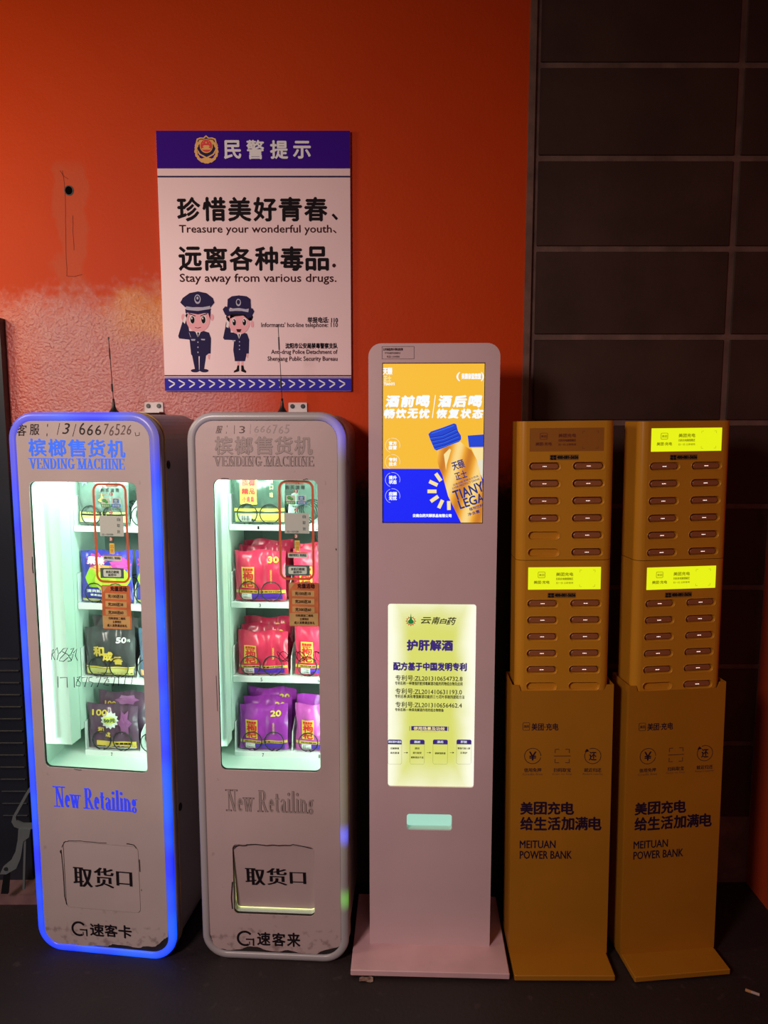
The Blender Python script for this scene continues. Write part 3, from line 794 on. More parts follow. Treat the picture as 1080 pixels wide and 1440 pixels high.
def bag(frame, u, v, dep, w, h, th, m, label, group, details=(), seed=0, lean=0.0):
    """foil pouch: bellied front and back, crimped top seal, pinched sides; print draped over the front"""
    rnd = random.Random(seed)
    ph = [rnd.uniform(0, 6.28) for _ in range(6)]
    n, k = 16, 18

    def width(t): return w / 2 * (1 - 0.035 * math.sin(PI * t) ** 2 + 0.012 * math.sin(9 * t + ph[0]))

    def thick(s_, t):
        q = max(0.0, 1 - abs(s_) ** 2.6)
        top = min(1.0, max(0.0, (0.93 - t) / 0.25)); bot = min(1.0, 0.45 + t / 0.12)
        wr = 1 + 0.17 * math.sin(7 * s_ + 5 * t + ph[1]) + 0.12 * math.sin(11 * t - 6 * s_ + ph[2]) + 0.06 * math.sin(19 * s_ * t + ph[5])
        return th / 2 * (q ** 0.6) * (top ** 0.7) * bot * wr * 0.9 + 0.0008

    def sag(s_, t): return -0.004 * math.sin(3.2 * s_ + ph[3]) * t * t - lean * t

    def front(x, z):
        t = min(1, max(0, z / h)); s_ = max(-1, min(1, x / width(t))); return sag(s_, t) - thick(s_, t)
    fv, bv = [], []
    for j in range(k + 1):
        t = j / k
        for i in range(n + 1):
            s_ = -1 + 2 * i / n; x = s_ * width(t)
            z = t * h + (0.003 * math.sin(5 * s_ + ph[4]) if j == k else 0)
            fv.append((x, sag(s_, t) - thick(s_, t), z)); bv.append((x, sag(s_, t) + thick(s_, t), z))
    ff = [(j * (n + 1) + i, j * (n + 1) + i + 1, (j + 1) * (n + 1) + i + 1, (j + 1) * (n + 1) + i) for j in range(k) for i in range(n)]
    mb = MB(); mb.add(fv, ff, m, True); mb.add(bv, [f[::-1] for f in ff], m, True)
    st = n + 1; rim = [i for i in range(n + 1)] + [j * st + n for j in range(1, k + 1)] + [k * st + i for i in range(n - 1, -1, -1)] + [j * st for j in range(k - 1, 0, -1)]
    q = [fv[i] for i in rim] + [bv[i] for i in rim]; L = len(rim)
    mb.add(q, [(i, i + L, (i + 1) % L + L, (i + 1) % L) for i in range(L)], m)
    o = mb.build('snack_pouch'); o.matrix_world = frame.at(u, v, -dep)
    tag(o, label, 'snack pouch', group)
    groups = {}
    for lay, d in enumerate(details):
        kind, part = d[0], d[1]
        pm = groups.setdefault(part, MB())
        eps = -0.0009 - 0.00035 * lay
        if kind == 'rect' or kind == 'shape':
            if kind == 'rect':
                s0, t0, s1, t1, mm = d[2:]
                nx, nz = max(2, int(abs(s1 - s0) * 14)), max(2, int(abs(t1 - t0) * 14))
                pts = [(w * (s0 + (s1 - s0) * i / nx - .5), h * (t0 + (t1 - t0) * j / nz)) for j in range(nz + 1) for i in range(nx + 1)]
                pts = [(max(-width(z / h) * .985, min(width(z / h) * .985, x)), z) for x, z in pts]
                pm.add([(x, front(x, z) + eps, z) for x, z in pts], [(j * (nx + 1) + i, j * (nx + 1) + i + 1, (j + 1) * (nx + 1) + i + 1, (j + 1) * (nx + 1) + i) for j in range(nz) for i in range(nx)], mm)
            else:           # fan shape: centre, list of radii
                cs, ct, rx, rz, nn, spike, mm = d[2:]
                cx, cz = w * (cs - .5), h * ct
                ring = []
                for i in range(nn):
                    a = 2 * PI * i / nn; f_ = spike if i % 2 else 1.0
                    ring.append((cx + rx * f_ * math.cos(a), cz + rz * f_ * math.sin(a)))
                vs = [(cx, cz)] + [(cx + (x - cx) * .5, cz + (z - cz) * .5) for x, z in ring] + ring
                fs = [(0, 1 + i, 1 + (i + 1) % nn) for i in range(nn)] + [(1 + i, 1 + nn + i, 1 + nn + (i + 1) % nn, 1 + (i + 1) % nn) for i in range(nn)]
                vs = [(max(-width(z / h) * .98, min(width(z / h) * .98, x)), z) for x, z in vs]
                pm.add([(x, front(x, z) + eps, z) for x, z in vs], fs, mm)
        elif kind == 'text':
            s_, s0, t0, s1, t1, mm, bo = d[2:]
            text(pm, s_, (w * (s0 - .5), h * t0, w * (s1 - .5), h * t1), eps - 0.0006, mm, bold=bo, drape=front, clip=(-w * .48, w * .48))
        elif kind == 'bars':
            s0, t0, s1, t1, mm = d[2:]
            for i in range(9):
                x = w * (s0 + (s1 - s0) * (i + .3) / 9 - .5); ww = w * (s1 - s0) / 9 * (.25 + .4 * wood_hash(i))
                za, zb = h * t0, h * t1
                pm.add([(x, front(x, za) + eps, za), (x + ww, front(x + ww, za) + eps, za), (x + ww, front(x + ww, zb) + eps, zb), (x, front(x, zb) + eps, zb)], [(0, 1, 2, 3)], mm)
    for part, pm in groups.items(): pm.build(part, o)
    return o


YEL = mat('foil_yellow', (0.85, 0.68, 0.10), 0.4)
PALEY = mat('foil_pale_yellow', (0.66, 0.66, 0.22), 0.4)
VIO = mat('foil_violet_bar', (0.10, 0.035, 0.50), 0.4)
BARW = mat('barcode_white', (0.78, 0.82, 0.80), 0.5)
MAG = mat('foil_magenta', (0.55, 0.05, 0.36), 0.4)
LIME = mat('foil_lime', (0.42, 0.75, 0.03), 0.4)
LIME2 = mat('foil_lime_yellow', (0.72, 0.82, 0.10), 0.4)
ORNG = mat('foil_orange', (0.85, 0.40, 0.12), 0.4)
MUTED = mat('foil_grey_label', (0.20, 0.24, 0.28), 0.4)
GOLDL = mat('foil_gold_lettering', (0.80, 0.60, 0.10), 0.4)


def goji(num, nm=True):
    d = [('rect', 'label_patch', .0, .155, 1., .215, GOLDL), ('rect', 'label_patch', .33, .03, .93, .145, VIO), ('rect', 'barcode', .13, .03, .33, .145, BARW),
         ('bars', 'barcode', .16, .05, .31, .125, INK), ('text', 'lettering', '枸杞槟榔  清香好口味', .12, .17, .9, .2, DARKINK, .0002),
         ('rect', 'label_patch', .14, .26, .39, .68, YEL), ('text', 'lettering', '枸', .165, .42, .365, .56, RED, .0012), ('text', 'lettering', '杞', .165, .275, .365, .405, RED, .0012),
         ('text', 'lettering', '青果槟榔', .165, .60, .365, .655, RED, .0005), ('text', 'lettering', '好味道', .18, .565, .35, .595, RED, .0003),
         ('text', 'lettering', '青果槟榔', .70, .36, .735, .64, GOLDL, .0001)]
    if nm: d.append(('text', 'lettering', num, .66, .77, .86, .88, YEL, .0012))
    return d


def vending(frame, lit, lab, face, L):
    root = empty('vending_machine', frame.mw)
    tag(root, lab, 'vending machine', 'slim snack vending machines')
    uv, rect = frame.uv, frame.rect
    # ring, faceplate, body
    ring = RING_ON if lit else RING_OFF
    mb = MB(); prof = [(0.0005, 0.014), (-0.001, 0.008), (0.0005, 0.002), (0.004, -0.0015), (0.010, -0.0035), (0.017, -0.003), (0.0222, 0.0), (0.0225, 0.012)]
    rings = [[(p[0], y, p[1]) for p in rr(d, d, MW - d, MH - d, 0.075 - d, 10)] for d, y in prof]
    mb.loft(rings, ring); mb.build('light_ring', root, 'glowing blue edge light ring' if lit else 'unlit frosted edge ring with a few stray diodes')
    mb = MB(); mb.loft([[(p[0], y, p[1]) for p in rr(d, d, MW - d, MH - d, 0.075 - d, 10)] for d, y in ((.002, .0455), (.0006, .040), (.0006, .014), (.004, .0138))], SIDE); mb.build('door_edge', root)
    d = 0.0228
    win = L['win']; tray = L['tray']
    outer = rr(d, d, MW - d, MH - d, 0.052, 8)
    chips = [uv(p[0], p[1] - 5) for p in L['chips']]
    # front laminate with a ragged lower edge
    up = [p for p in outer if p[1] > 0.12]
    jag = sorted(chips, key=lambda p: p[0])
    rnd = random.Random(5 if lit else 9)
    full = []
    for a, c in zip(jag, jag[1:]):
        for k in range(3): full.append((a[0] + (c[0] - a[0]) * k / 3, a[1] + (c[1] - a[1]) * k / 3 + (rnd.uniform(-.0016, .0016) if k else 0)))
    full.append(jag[-1])
    xl, xr = d, MW - d
    poly = [(min(max(x, xl + .0005), xr - .0005), z) for x, z in full]
    bottom = [(xl, poly[0][1] + .035)] + poly + [(xr, poly[-1][1] + .03)]
    # outline: bottom left->right, then the upper part counter-clockwise
    n = len(up); start = max(range(n), key=lambda i: (up[i][0], -up[i][1]))
    right_first = [p for p in up]
    k0 = min(range(n), key=lambda i: (-(up[i][0] > MW / 2), up[i][1]))
    right_first = up[k0:] + up[:k0]
    outl = bottom + right_first
    holes = [rr(*win, 0.017, 5), rr(*tray, 0.014, 4)]
    mb = MB(); mb.plate(outl, holes, 0.0, 0.003, face)
    fp = mb.build('face_plate', root)
    mb = MB(); mb.plate(outer, holes, 0.0032, 0.012, CHIP); mb.build('backing_board', root, 'dark board bared where the laminate has chipped')
    # worn nicks round the tray and windows
    mb = MB()
    for pts, wd in L['nicks']:
        q = []
        for a, c in zip(pts, pts[1:]):
            for k in range(3): q.append(uv(a[0] + (c[0] - a[0]) * k / 3, a[1] + (c[1] - a[1]) * k / 3 + rnd.uniform(-.6, .6)))
        q.append(uv(*pts[-1])); mb.line(q, wd, -0.0005, CHIP)
    mb.build('chipped_edge', root)
    mb = MB()
    mb.plate(rr(.004, .006, MW - .004, MH - .004, .070, 8), [rr(.014, .016, MW - .014, MH - .014, .062, 8)], 0.046, MD, SIDE)
    mb.plate(rr(.010, .012, MW - .010, MH - .010, .066, 8), [], MD - .012, MD - .002, SIDE)
    mb.build('cabinet_shell', root)
    mb = MB(); gs = [(0.001, 0.045), (-0.0012, 0.047), (-0.0012, 0.051), (0.003, 0.0535)]
    mb.loft([[(p[0], y, p[1]) for p in rr(q, q, MW - q, MH - q, 0.074, 8)] for q, y in gs], SEAM); mb.build('door_gasket', root, 'golden door gasket line')
    for zz in L['locks']:
        mb = MB(); mb.loft([[(MW - .0045 + e_, .075 + .010 * s_ * math.cos(a), zz + .0125 * s_ * math.sin(a)) for a in [2 * PI * i / 14 for i in range(14)]] for e_, s_ in ((0, 1), (.003, 1), (.004, .7), (.0005, .55), (.0005, .02))], BLACKM)
        mb.tube([(MW - .002, .075, zz - .007), (MW - .002, .075, zz + .007)], .002, STEEL, 5); mb.build('side_lock', root)
    # cabin liner
    x0, x1, zb, zt = 0.022, MW - 0.016, win[1] - 0.03, win[3] + 0.055
    mb = MB(); yb = MD - 0.02
    mb.box(x0 - .004, .014, zb, x0, yb, zt, INNER); mb.box(x1, .014, zb, x1 + .004, yb, zt, INNER); mb.box(x0, .014, zt, x1, yb, zt + .004, INNER)
    mb.add([(x0, .014, zb - .004), (x1, .014, zb - .004), (x1, yb, zb + .045), (x0, yb, zb + .045)], [(0, 1, 2, 3)], INNER)
    mb.build('cabin_liner', root)
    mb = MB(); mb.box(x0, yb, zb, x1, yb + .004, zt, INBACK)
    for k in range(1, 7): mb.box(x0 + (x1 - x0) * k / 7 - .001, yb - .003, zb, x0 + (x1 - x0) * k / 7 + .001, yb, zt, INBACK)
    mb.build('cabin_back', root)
    sx0 = L['sx']
    mb = MB(); mb.box(x0, .060, zb + .075, sx0 - .006, .112, zt, INNER); mb.box(x0 + .004, .112, zb + .10, sx0 - .004, yb, zt, INNER); mb.build('side_duct', root, 'white inner side panel')
    mb = MB(); mb.tube([(x0 + .030, .048, zb + .09), (x0 + .030, .048, zt - .01)], .007, LED_TUBE, 8); mb.build('led_tube', root, 'vertical white light tube')
    # shelves, lane dividers, price tabs, coils
    SW = 0.125
    lanes = [(sx0, sx0 + 0.172), (sx0 + 0.176, x1)]
    for k, (ya, yb_) in enumerate(L['shelves']):
        _, v0, _, v1 = rect(330 - (200 if lit else 0), ya, 380 - (200 if lit else 0), yb_, -SW)
        L.setdefault('sv', []).append(v1)
        mb = MB(); mb.bbox(sx0 - .002, SW, v0, x1, SW + .004, v1, SHELF, .0008); mb.box(sx0 - .002, SW + .004, v1 - .006, x1, yb, v1 - .002, SHELF)
        for ln in lanes: text(mb, str(2 * k + 1 + lanes.index(ln)), ((ln[0] + ln[1]) / 2 - .0025, v0 + .004, (ln[0] + ln[1]) / 2 + .0025, v1 - .004), SW - .0006, INK, bold=.0002)
        sh = mb.build('shelf', root)
        mb = MB()
        mb.plate([(SW + .012, v1 - .002), (yb, v1 - .002), (yb, v1 + .085), (SW + .075, v1 + .085), (SW + .025, v1 + .055)], [], -.0012, .0012, SHELF)
        mb.v = [(-y + lanes[1][0] - .002, x, z) for x, y, z in mb.v]
        mb.build('lane_divider', sh)
        mb = MB(); mb.box(sx0 - .002, SW + .004, v1 - .002, sx0, yb, v1 + .09, SHELF); mb.build('shelf_side', sh)
        for a, c in lanes:
            cc = (a + c) / 2 if c - a > .12 else a + .086
            for s_ in (-1, 1):
                cx = cc + s_ * .034
                if cx + .03 > x1 - .004: continue
                mb = MB(); helix(mb, cx, v1 + .0325, SW + .004, 5, .034, .030, STEEL, s_); mb.build('spiral_coil', sh)
    # pane
    mb = MB(); mb.plate(rr(win[0] - .004, win[1] - .004, win[2] + .004, win[3] + .004, .017, 5), [], .0125, .0145, GLASS); mb.build('window_pane', root, 'clear glass pane')
    # header letters
    lm, lm2 = (LETTER_ON, LETTER_ON2) if lit else (LETTER_OFF, LETTER_OFF)
    mb = MB()
    for i, c in enumerate('槟榔售货机'):
        xx = L['han'][0] + i * L['han'][1]; r_ = rect(xx, L['han'][3] + i * L['han'][5], xx + L['han'][2], L['han'][4] + i * L['han'][5])
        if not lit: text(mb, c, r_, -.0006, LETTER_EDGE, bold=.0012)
        text(mb, c, r_ if lit else tuple(q + (.0003) for q in r_), -.0009, lm, bold=.0011 if lit else .0007)
    mb.build('cut_lettering', root, 'letters glowing blue' if lit else 'unlit cut letters with painted edge shade'); mb = MB()
    r_ = rect(*L['vm'])
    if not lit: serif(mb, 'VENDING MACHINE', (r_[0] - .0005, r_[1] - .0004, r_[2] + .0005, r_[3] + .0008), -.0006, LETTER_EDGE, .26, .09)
    serif(mb, 'VENDING MACHINE', r_, -.0010, lm, .25 if lit else .16)
    mb.build('cut_lettering', root, 'letters glowing blue' if lit else 'unlit cut letters with painted edge shade'); mb = MB()
    r_ = rect(*L['nr'])
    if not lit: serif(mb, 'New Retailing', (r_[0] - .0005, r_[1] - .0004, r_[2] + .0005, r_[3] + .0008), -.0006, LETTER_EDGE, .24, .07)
    serif(mb, 'New Retailing', r_, -.0010, lm2, .26 if lit else .15)
    mb.build('cut_lettering', root, 'letters glowing blue' if lit else 'unlit cut letters with painted edge shade')
    # printed black lettering
    mb = MB()
    r_ = [rect(*q) for q in L['sq']]
    for c, q in zip(L['brand'], r_[1:]): text(mb, c, q, -.0006, INK, bold=.0013)
    g0 = r_[0]; gx, gz = (g0[0] + g0[2]) / 2 - .004, (g0[1] + g0[3]) / 2; gr = (g0[3] - g0[1]) / 2
    mb.line(ell(gx, gz, gr * .9, gr * .9, 24, 38, 300), .0068, -.0006, INK)
    mb.line([(gx + gr * .1, gz - gr * .1), (gx + gr * 1.15, gz - gr * .1)], .0045, -.0006, INK)
    mb.line([(gx + gr * 1.05, gz + gr * .05), (gx + gr * 1.05, gz - gr * .95)], .0045, -.0007, INK)
    mb.line([(gx + gr * .55, gz - gr * .85), (gx + gr * .55, gz - gr * .4)], .003, -.0006, INK)
    mb.build('lettering', root, 'black company lettering near the foot')
    # delivery flap
    tx0, tz0, tx1, tz1 = tray
    mb = MB(); pts = rr(.0015, .0015, tx1 - tx0 - .0015, tz1 - tz0 - .0015, .013, 5)
    mb.plate(pts, [], 0, .004, FACEC if lit else FACE2C)
    fl = mb.build('delivery_flap', root, 'hinged pick-up flap')
    fl.location = (tx0, .0006 if lit else .004, tz0)
    mb2 = MB()
    for c, q in zip('取货口', L['qhk']):
        a0, a1, a2, a3 = rect(*q); text(mb2, c, (a0 - tx0, a1 - tz0, a2 - tx0, a3 - tz0), -.0008, INK, off=-.004, song=.0024)
    mb2.build('lettering', fl)
    if not lit:
        # the flap hangs open inwards: its hinge is at the top
        fl.location = (tx0, .004, tz1); fl.rotation_euler = (R(7), 0, 0)
        for ob in (fl, fl.children[0]):
            for vv in ob.data.vertices: vv.co.z -= (tz1 - tz0)
        mb = MB(); mb.plate(rr(tx0 - .003, tz0 - .003, tx1 + .003, tz1 + .003, .016, 5), [rr(tx0, tz0, tx1, tz1, .014, 5)], .012, .06, INNER); mb.plate(rr(tx0 - .003, tz0 - .003, tx1 + .003, tz1 + .003, .016, 5), [], .06, .064, INNER)
        mb.build('tray_recess', root)
        mb = MB(); mb.box(tx0 + .01, .034, tz0 + .001, tx1 - .008, .040, tz0 + .006, TRAYGLOW); mb.box(tx0 + .0005, .034, tz0 + .02, tx0 + .0025, .038, tz0 + .11, TRAYGLOW); mb.build('tray_light', root, 'yellow-green light strip in the tray')
    # cabin lamps: the strips behind the door frame
    a = lamp('cabin_light', (0, 0, 0), (0, 1, 0), MW - .10, L['p1'], (0.74, 1.0, 0.84), root, size_y=.03)
    a.location = (MW / 2, .035, zt - .012); a.rotation_euler = (R(38), 0, 0)
    a = lamp('cabin_light', (0, 0, 0), (0, 1, 0), .03, L['p2'], (0.74, 1.0, 0.84), root, size_y=.78)
    a.location = (x1 - .012, .036, (win[1] + win[3]) / 2); a.rotation_euler = (R(90), 0, R(35))
    a = lamp('cabin_light', (0, 0, 0), (0, 1, 0), .03, L['p3'], (0.76, 1.0, 0.86), root, size_y=.78)
    a.location = (x0 + .012, .036, (win[1] + win[3]) / 2); a.rotation_euler = (R(90), 0, R(-35))
    return root


F1 = Frame(-1.058, 2.093, -7.3)
F2 = Frame(-0.545, 2.055, -3.26)
LIT1 = dict(win=(F1.uv(45, 750)[0] - 0.001, F1.uv(135, 1083)[1], F1.uv(194, 750)[0], F1.uv(115, 678)[1]), tray=F1.rect(91, 1187, 196, 1280), sx=.112, locks=(F1.uv(233, 653)[1] - .005, F1.uv(253, 1163)[1] + .02),
    shelves=((740.5, 748.5), (849.5, 858), (953.5, 961), (1056.5, 1064.5)), han=(40.5, 27.7, 24, 617, 641, .5), vm=(42, 644.5, 175, 659.5), nr=(78, 1109, 192.5, 1138),
    sq=((101, 1296, 125, 1316), (127, 1299, 146, 1316), (147.5, 1300.5, 165, 1317), (167, 1301.5, 185, 1319)), brand='速客卡',
    qhk=((104, 1220, 129, 1247), (133, 1220.5, 159, 1248), (164.5, 1226, 185, 1246)),
    chips=((63, 1328), (75, 1331), (92, 1332.5), (110, 1334), (130, 1335), (152, 1336), (158, 1332.5), (170, 1334), (182, 1335.5), (196, 1338), (203, 1336), (219, 1336), (226, 1330), (231, 1325), (236, 1323)),
    nicks=(([(87, 1192), (90, 1184), (97, 1182), (120, 1183), (150, 1185.5)], .002), ([(178, 1186), (188, 1188.5), (192, 1193)], .003), ([(86, 1195), (89, 1225), (91, 1260), (94, 1272)], .003), ([(85, 1196), (86, 1200)], .005), ([(196, 1208), (197, 1226)], .003), ([(199, 1250), (199, 1253)], .002),
           ([(45.5, 783), (46, 800), (47, 806)], .003), ([(104, 1081.5), (115, 1082.8)], .002), ([(14, 601), (22, 595), (28, 592.5)], .002)), p1=1.8, p2=1.7, p3=.95)
vm1 = vending(F1, True, 'slim vending machine with glowing blue edge, standing beside the black door', FACE, LIT1)
LIT2 = dict(win=(F2.uv(302, 750)[0] - .001, F2.uv(380, 1084.5)[1], F2.uv(447, 750)[0], F2.uv(370, 675)[1]), tray=F2.rect(328, 1189, 442, 1287), sx=.080, locks=(F2.uv(487, 653)[1], F2.uv(498, 1163)[1]),
    shelves=((738, 746), (847, 855), (951, 959.5), (1057, 1065.5)), han=(302.5, 28, 24.5, 614, 639, 0), vm=(302, 642, 441, 655.5), nr=(320, 1112, 441, 1142),
    sq=((334, 1309, 359, 1330), (362, 1311, 380, 1329), (383, 1312, 401, 1330), (404, 1312, 422, 1331)), brand='速客来',
    qhk=((344, 1225, 370, 1251), (374, 1225, 401, 1251), (407, 1231, 428, 1249)),
    chips=((292, 1312), (297, 1322), (300, 1332), (308, 1339), (325, 1341), (337, 1340), (348, 1336), (362, 1336.5), (374, 1341), (392, 1343.5), (405, 1341), (420, 1345), (444, 1347), (451, 1343), (462, 1340), (480, 1335)),
    nicks=(([(327, 1194), (332, 1189), (345, 1188.5), (352, 1187.5), (375, 1188.5), (400, 1189), (412, 1188), (438, 1193)], .003), ([(327, 1240), (325.5, 1262), (327, 1278)], .004), ([(294, 1310), (295, 1330)], .004), ([(292, 1265), (291, 1240)], .0015),
           ([(275.5, 713), (276.5, 719)], .003), ([(311, 673), (322, 673.5)], .002), ([(426, 674), (433, 674)], .002), ([(472.5, 771), (473, 774)], .003), ([(304, 950), (306, 1000)], .0015)), p1=1.8, p2=1.7, p3=.95)
vm2 = vending(F2, False, 'slim vending machine with unlit frosted edge between blue-lit one and pink kiosk', FACE2, LIT2)

# --- stickers and scribbles on the machines
STK_RED = mat('sticker_red_outline', (0.62, 0.10, 0.03), 0.5)
STK_GREY = mat('sticker_grey_plate', (0.52, 0.56, 0.50), 0.5)
STK_GREEN = mat('sticker_green', (0.05, 0.45, 0.06), 0.5)
STK_BLUE = mat('sticker_blue', (0.03, 0.25, 0.60), 0.5)
STK_PALE = mat('sticker_pale', (0.66, 0.78, 0.66), 0.5)
STK_DKG = mat('sticker_dark_green', (0.07, 0.12, 0.10), 0.5)
CARD = mat('promo_card_orange', (0.60, 0.15, 0.045), 0.5, var=0.25, vscale=25)
CARDY = mat('promo_card_tan', (0.58, 0.37, 0.13), 0.5, var=0.15, vscale=20)


def sticker(frame, root, px0_, py0, sx_=1.0):
    """clear payment sticker with a red outline; units are the px of machine two's sticker"""
    q = lambda a, b_, c, d__: frame.rect(px0_ + (a - 392) * sx_, py0 + b_ - 676, px0_ + (c - 392) * sx_, py0 + d__ - 676)
    y = .0120
    mb = MB(); o0 = q(391, 676, 441, 817)
    a = rr(*o0, .022, 6); i_ = rr(o0[0] + .0066, o0[1] + .0066, o0[2] - .0066, o0[3] - .0066, .016, 6)
    mb.plate(a, [i_], y, y + .0003, STK_RED)
    for cy in (691.5, 717.5, 755): mb.flat(ell(*(lambda r_: ((r_[0] + r_[2]) / 2, (r_[1] + r_[3]) / 2))(q(412, cy - 3, 419, cy + 3)), .0055, .0055, 12), y - .0002, STK_RED)
    text(mb, '1', q(414.3, 689.5, 416, 693.5), y - .0005, WHITEINK, bold=.0004); text(mb, '2', q(413.8, 715.5, 416.6, 719.5), y - .0005, WHITEINK, bold=.0004); text(mb, '3', q(413.8, 753, 416.6, 757), y - .0005, WHITEINK, bold=.0004)
    text(mb, '欢迎使用自助售货机', q(402, 679.5, 426, 681.8), y, STK_RED, bold=.0002)
    for i, c in enumerate('购买流程'): text(mb, c, q(400 + i * 7.4, 683.3, 405.3 + i * 7.4, 688.7), y, STK_DKG, bold=.0006)
    mb.line([(q(398, 691, 399, 692)[0], q(398, 691, 399, 692)[1]), (q(411, 691, 411.5, 692)[0], q(398, 691, 399, 692)[1])], .001, y, STK_RED)
    for x_, m_, s_ in ((401, STK_GREEN, '微信支付'), (416.5, STK_BLUE, '支付宝')):
        r_ = q(x_, 697, x_ + 13, 706); mb.plate(rr(*r_, .002, 2), [], y, y + .0003, STK_PALE)
        r_ = q(x_ - .5, 705.5, x_ + 13.5, 710); mb.plate(rr(*r_, .001, 2), [], y - .0002, y + .0003, m_)
        text(mb, s_, q(x_ + 1, 706.3, x_ + 12, 709.2), y - .0005, WHITEINK, bold=.0001)
        if m_ is STK_GREEN:
            for cx, cy, a_, b_ in ((405.8, 700.6, .0062, .0050), (409, 702.4, .0048, .0040)):
                r_ = q(cx - 1, cy - 1, cx + 1, cy + 1); mb.flat(ell((r_[0] + r_[2]) / 2, (r_[1] + r_[3]) / 2, a_, b_, 14), y - .0004 - (cx > 407) * .0003, STK_GREEN)
            for cx, cy in ((404.6, 700.2), (406.8, 700.2), (408.2, 702), (410, 702)):
                r_ = q(cx - .3, cy - .3, cx + .3, cy + .3); mb.flat(ell((r_[0] + r_[2]) / 2, (r_[1] + r_[3]) / 2, .0007, .0007, 8), y - .001, STK_PALE)
        else: mb.plate(rr(*q(418.6, 698, 427, 704.6), .003, 3), [], y - .0004, y, STK_BLUE); text(mb, '支', q(419.8, 698.8, 425.8, 703.8), y - .0007, STK_PALE, bold=.0002)
    text(mb, '打开微信或支付宝', q(402, 711.3, 431, 714.3), y, STK_DKG, bold=.0001)
    r_ = q(399, 722, 434, 751); mb.plate(rr(*r_, .001, 2), [], y, y + .0003, STK_GREY)
    for i, c in enumerate('自取货'): text(mb, c, q(424.5, 725 + i * 8.7, 429, 729.5 + i * 8.7), y - .0004, STK_DKG, bold=.0001)
    text(mb, '扫一扫付款', q(402.5, 747.2, 419, 749.8), y - .0004, STK_DKG, bold=.0001)
    r_ = q(413.5, 761, 420.5, 776); mb.plate(r_ and rr(*r_, .0008, 2), [], y, y + .0003, YEL); text(mb, '出', q(414.5, 762.3, 419.5, 768), y - .0004, STK_RED, bold=.0001); text(mb, '货', q(414.5, 769, 419.5, 774.7), y - .0004, STK_RED, bold=.0001)
    r_ = q(404, 777.5, 431, 785.5); mb.plate(rr(*r_, .002, 2), [], y, y + .0003, STK_PALE); text(mb, '请推开取货口，取出商品', q(405.5, 780, 429.5, 783.6), y - .0004, INK, bold=.0002); mb.flat([(r_[0], r_[3] - .003), (r_[2], r_[3] - .003), (r_[2], r_[3]), (r_[0], r_[3])], y - .0003, STK_RED)
    r_ = q(400, 796, 434.5, 810.5); mb.plate(rr(*r_, .001, 2), [], y, y + .0003, STK_DKG); r_ = q(404.5, 798, 430.5, 808.5); mb.plate(rr(*r_, .004, 4), [], y - .0003, y, STK_PALE)
    text(mb, '本机已联网', q(408, 799.6, 427, 803.6), y - .0006, INK, bold=.0003); text(mb, '监控中', q(411.5, 804.2, 423.5, 807.4), y - .0006, INK, bold=.0003)
    mb.build('payment_sticker', root, 'clear payment sticker with red outline on the glass')
    mb = MB(); q2 = lambda a, b_, c, d__: q(a, b_, c, d__)
    r_ = q(406.5, 819, 448.5, 880.5); mb.plate(rr(*r_, .004, 3), [], -.0026, -.0018, CARD); mb.box(r_[0] + .01, -.0018, r_[1] + .02, r_[2] - .02, .012, r_[3] - .02, CARD)
    for i, tx in enumerate(('充100送18', '充200送38', '充300送60')):
        rr_ = q(411 + i * .3, 830 + i * 11.3, 442 + i * .3, 838 + i * 11.3); mb.flat([(rr_[0], rr_[1]), (rr_[2], rr_[1] - .001), (rr_[2], rr_[3] - .001), (rr_[0], rr_[3])], -.0030, CARDY)
        text(mb, tx, q(415 + i * .3, 831.7 + i * 11.3, 437 + i * .3, 836.7 + i * 11.3), -.0034, DARKINK, bold=.0004)
    rr_ = q(407.5, 862, 447.5, 879.5); mb.flat([(rr_[0], rr_[1]), (rr_[2], rr_[1]), (rr_[2], rr_[3]), (rr_[0], rr_[3])], -.0030, CARDY)
    rr_ = q(407.2, 820, 413, 829); mb.flat([(rr_[0], rr_[1]), (rr_[2], rr_[3] - .004), (rr_[2] + .004, rr_[3]), (rr_[0], rr_[3])], -.0030, CARDY)
    text(mb, '充值活动', q(418.5, 820.5, 442.5, 827), -.0032, DARKINK, bold=.0007)
    text(mb, '扫码添加二维码', q(416, 863.5, 440.5, 867), -.0034, DARKINK, bold=.0003); text(mb, '立享特价', q(422, 868.5, 434.5, 872), -.0034, DARKINK, bold=.0003); text(mb, '成人消费满送有礼', q(414, 873.5, 443, 877.3), -.0034, DARKINK, bold=.0003)
    mb.build('promo_card', root, 'orange recharge offer card')


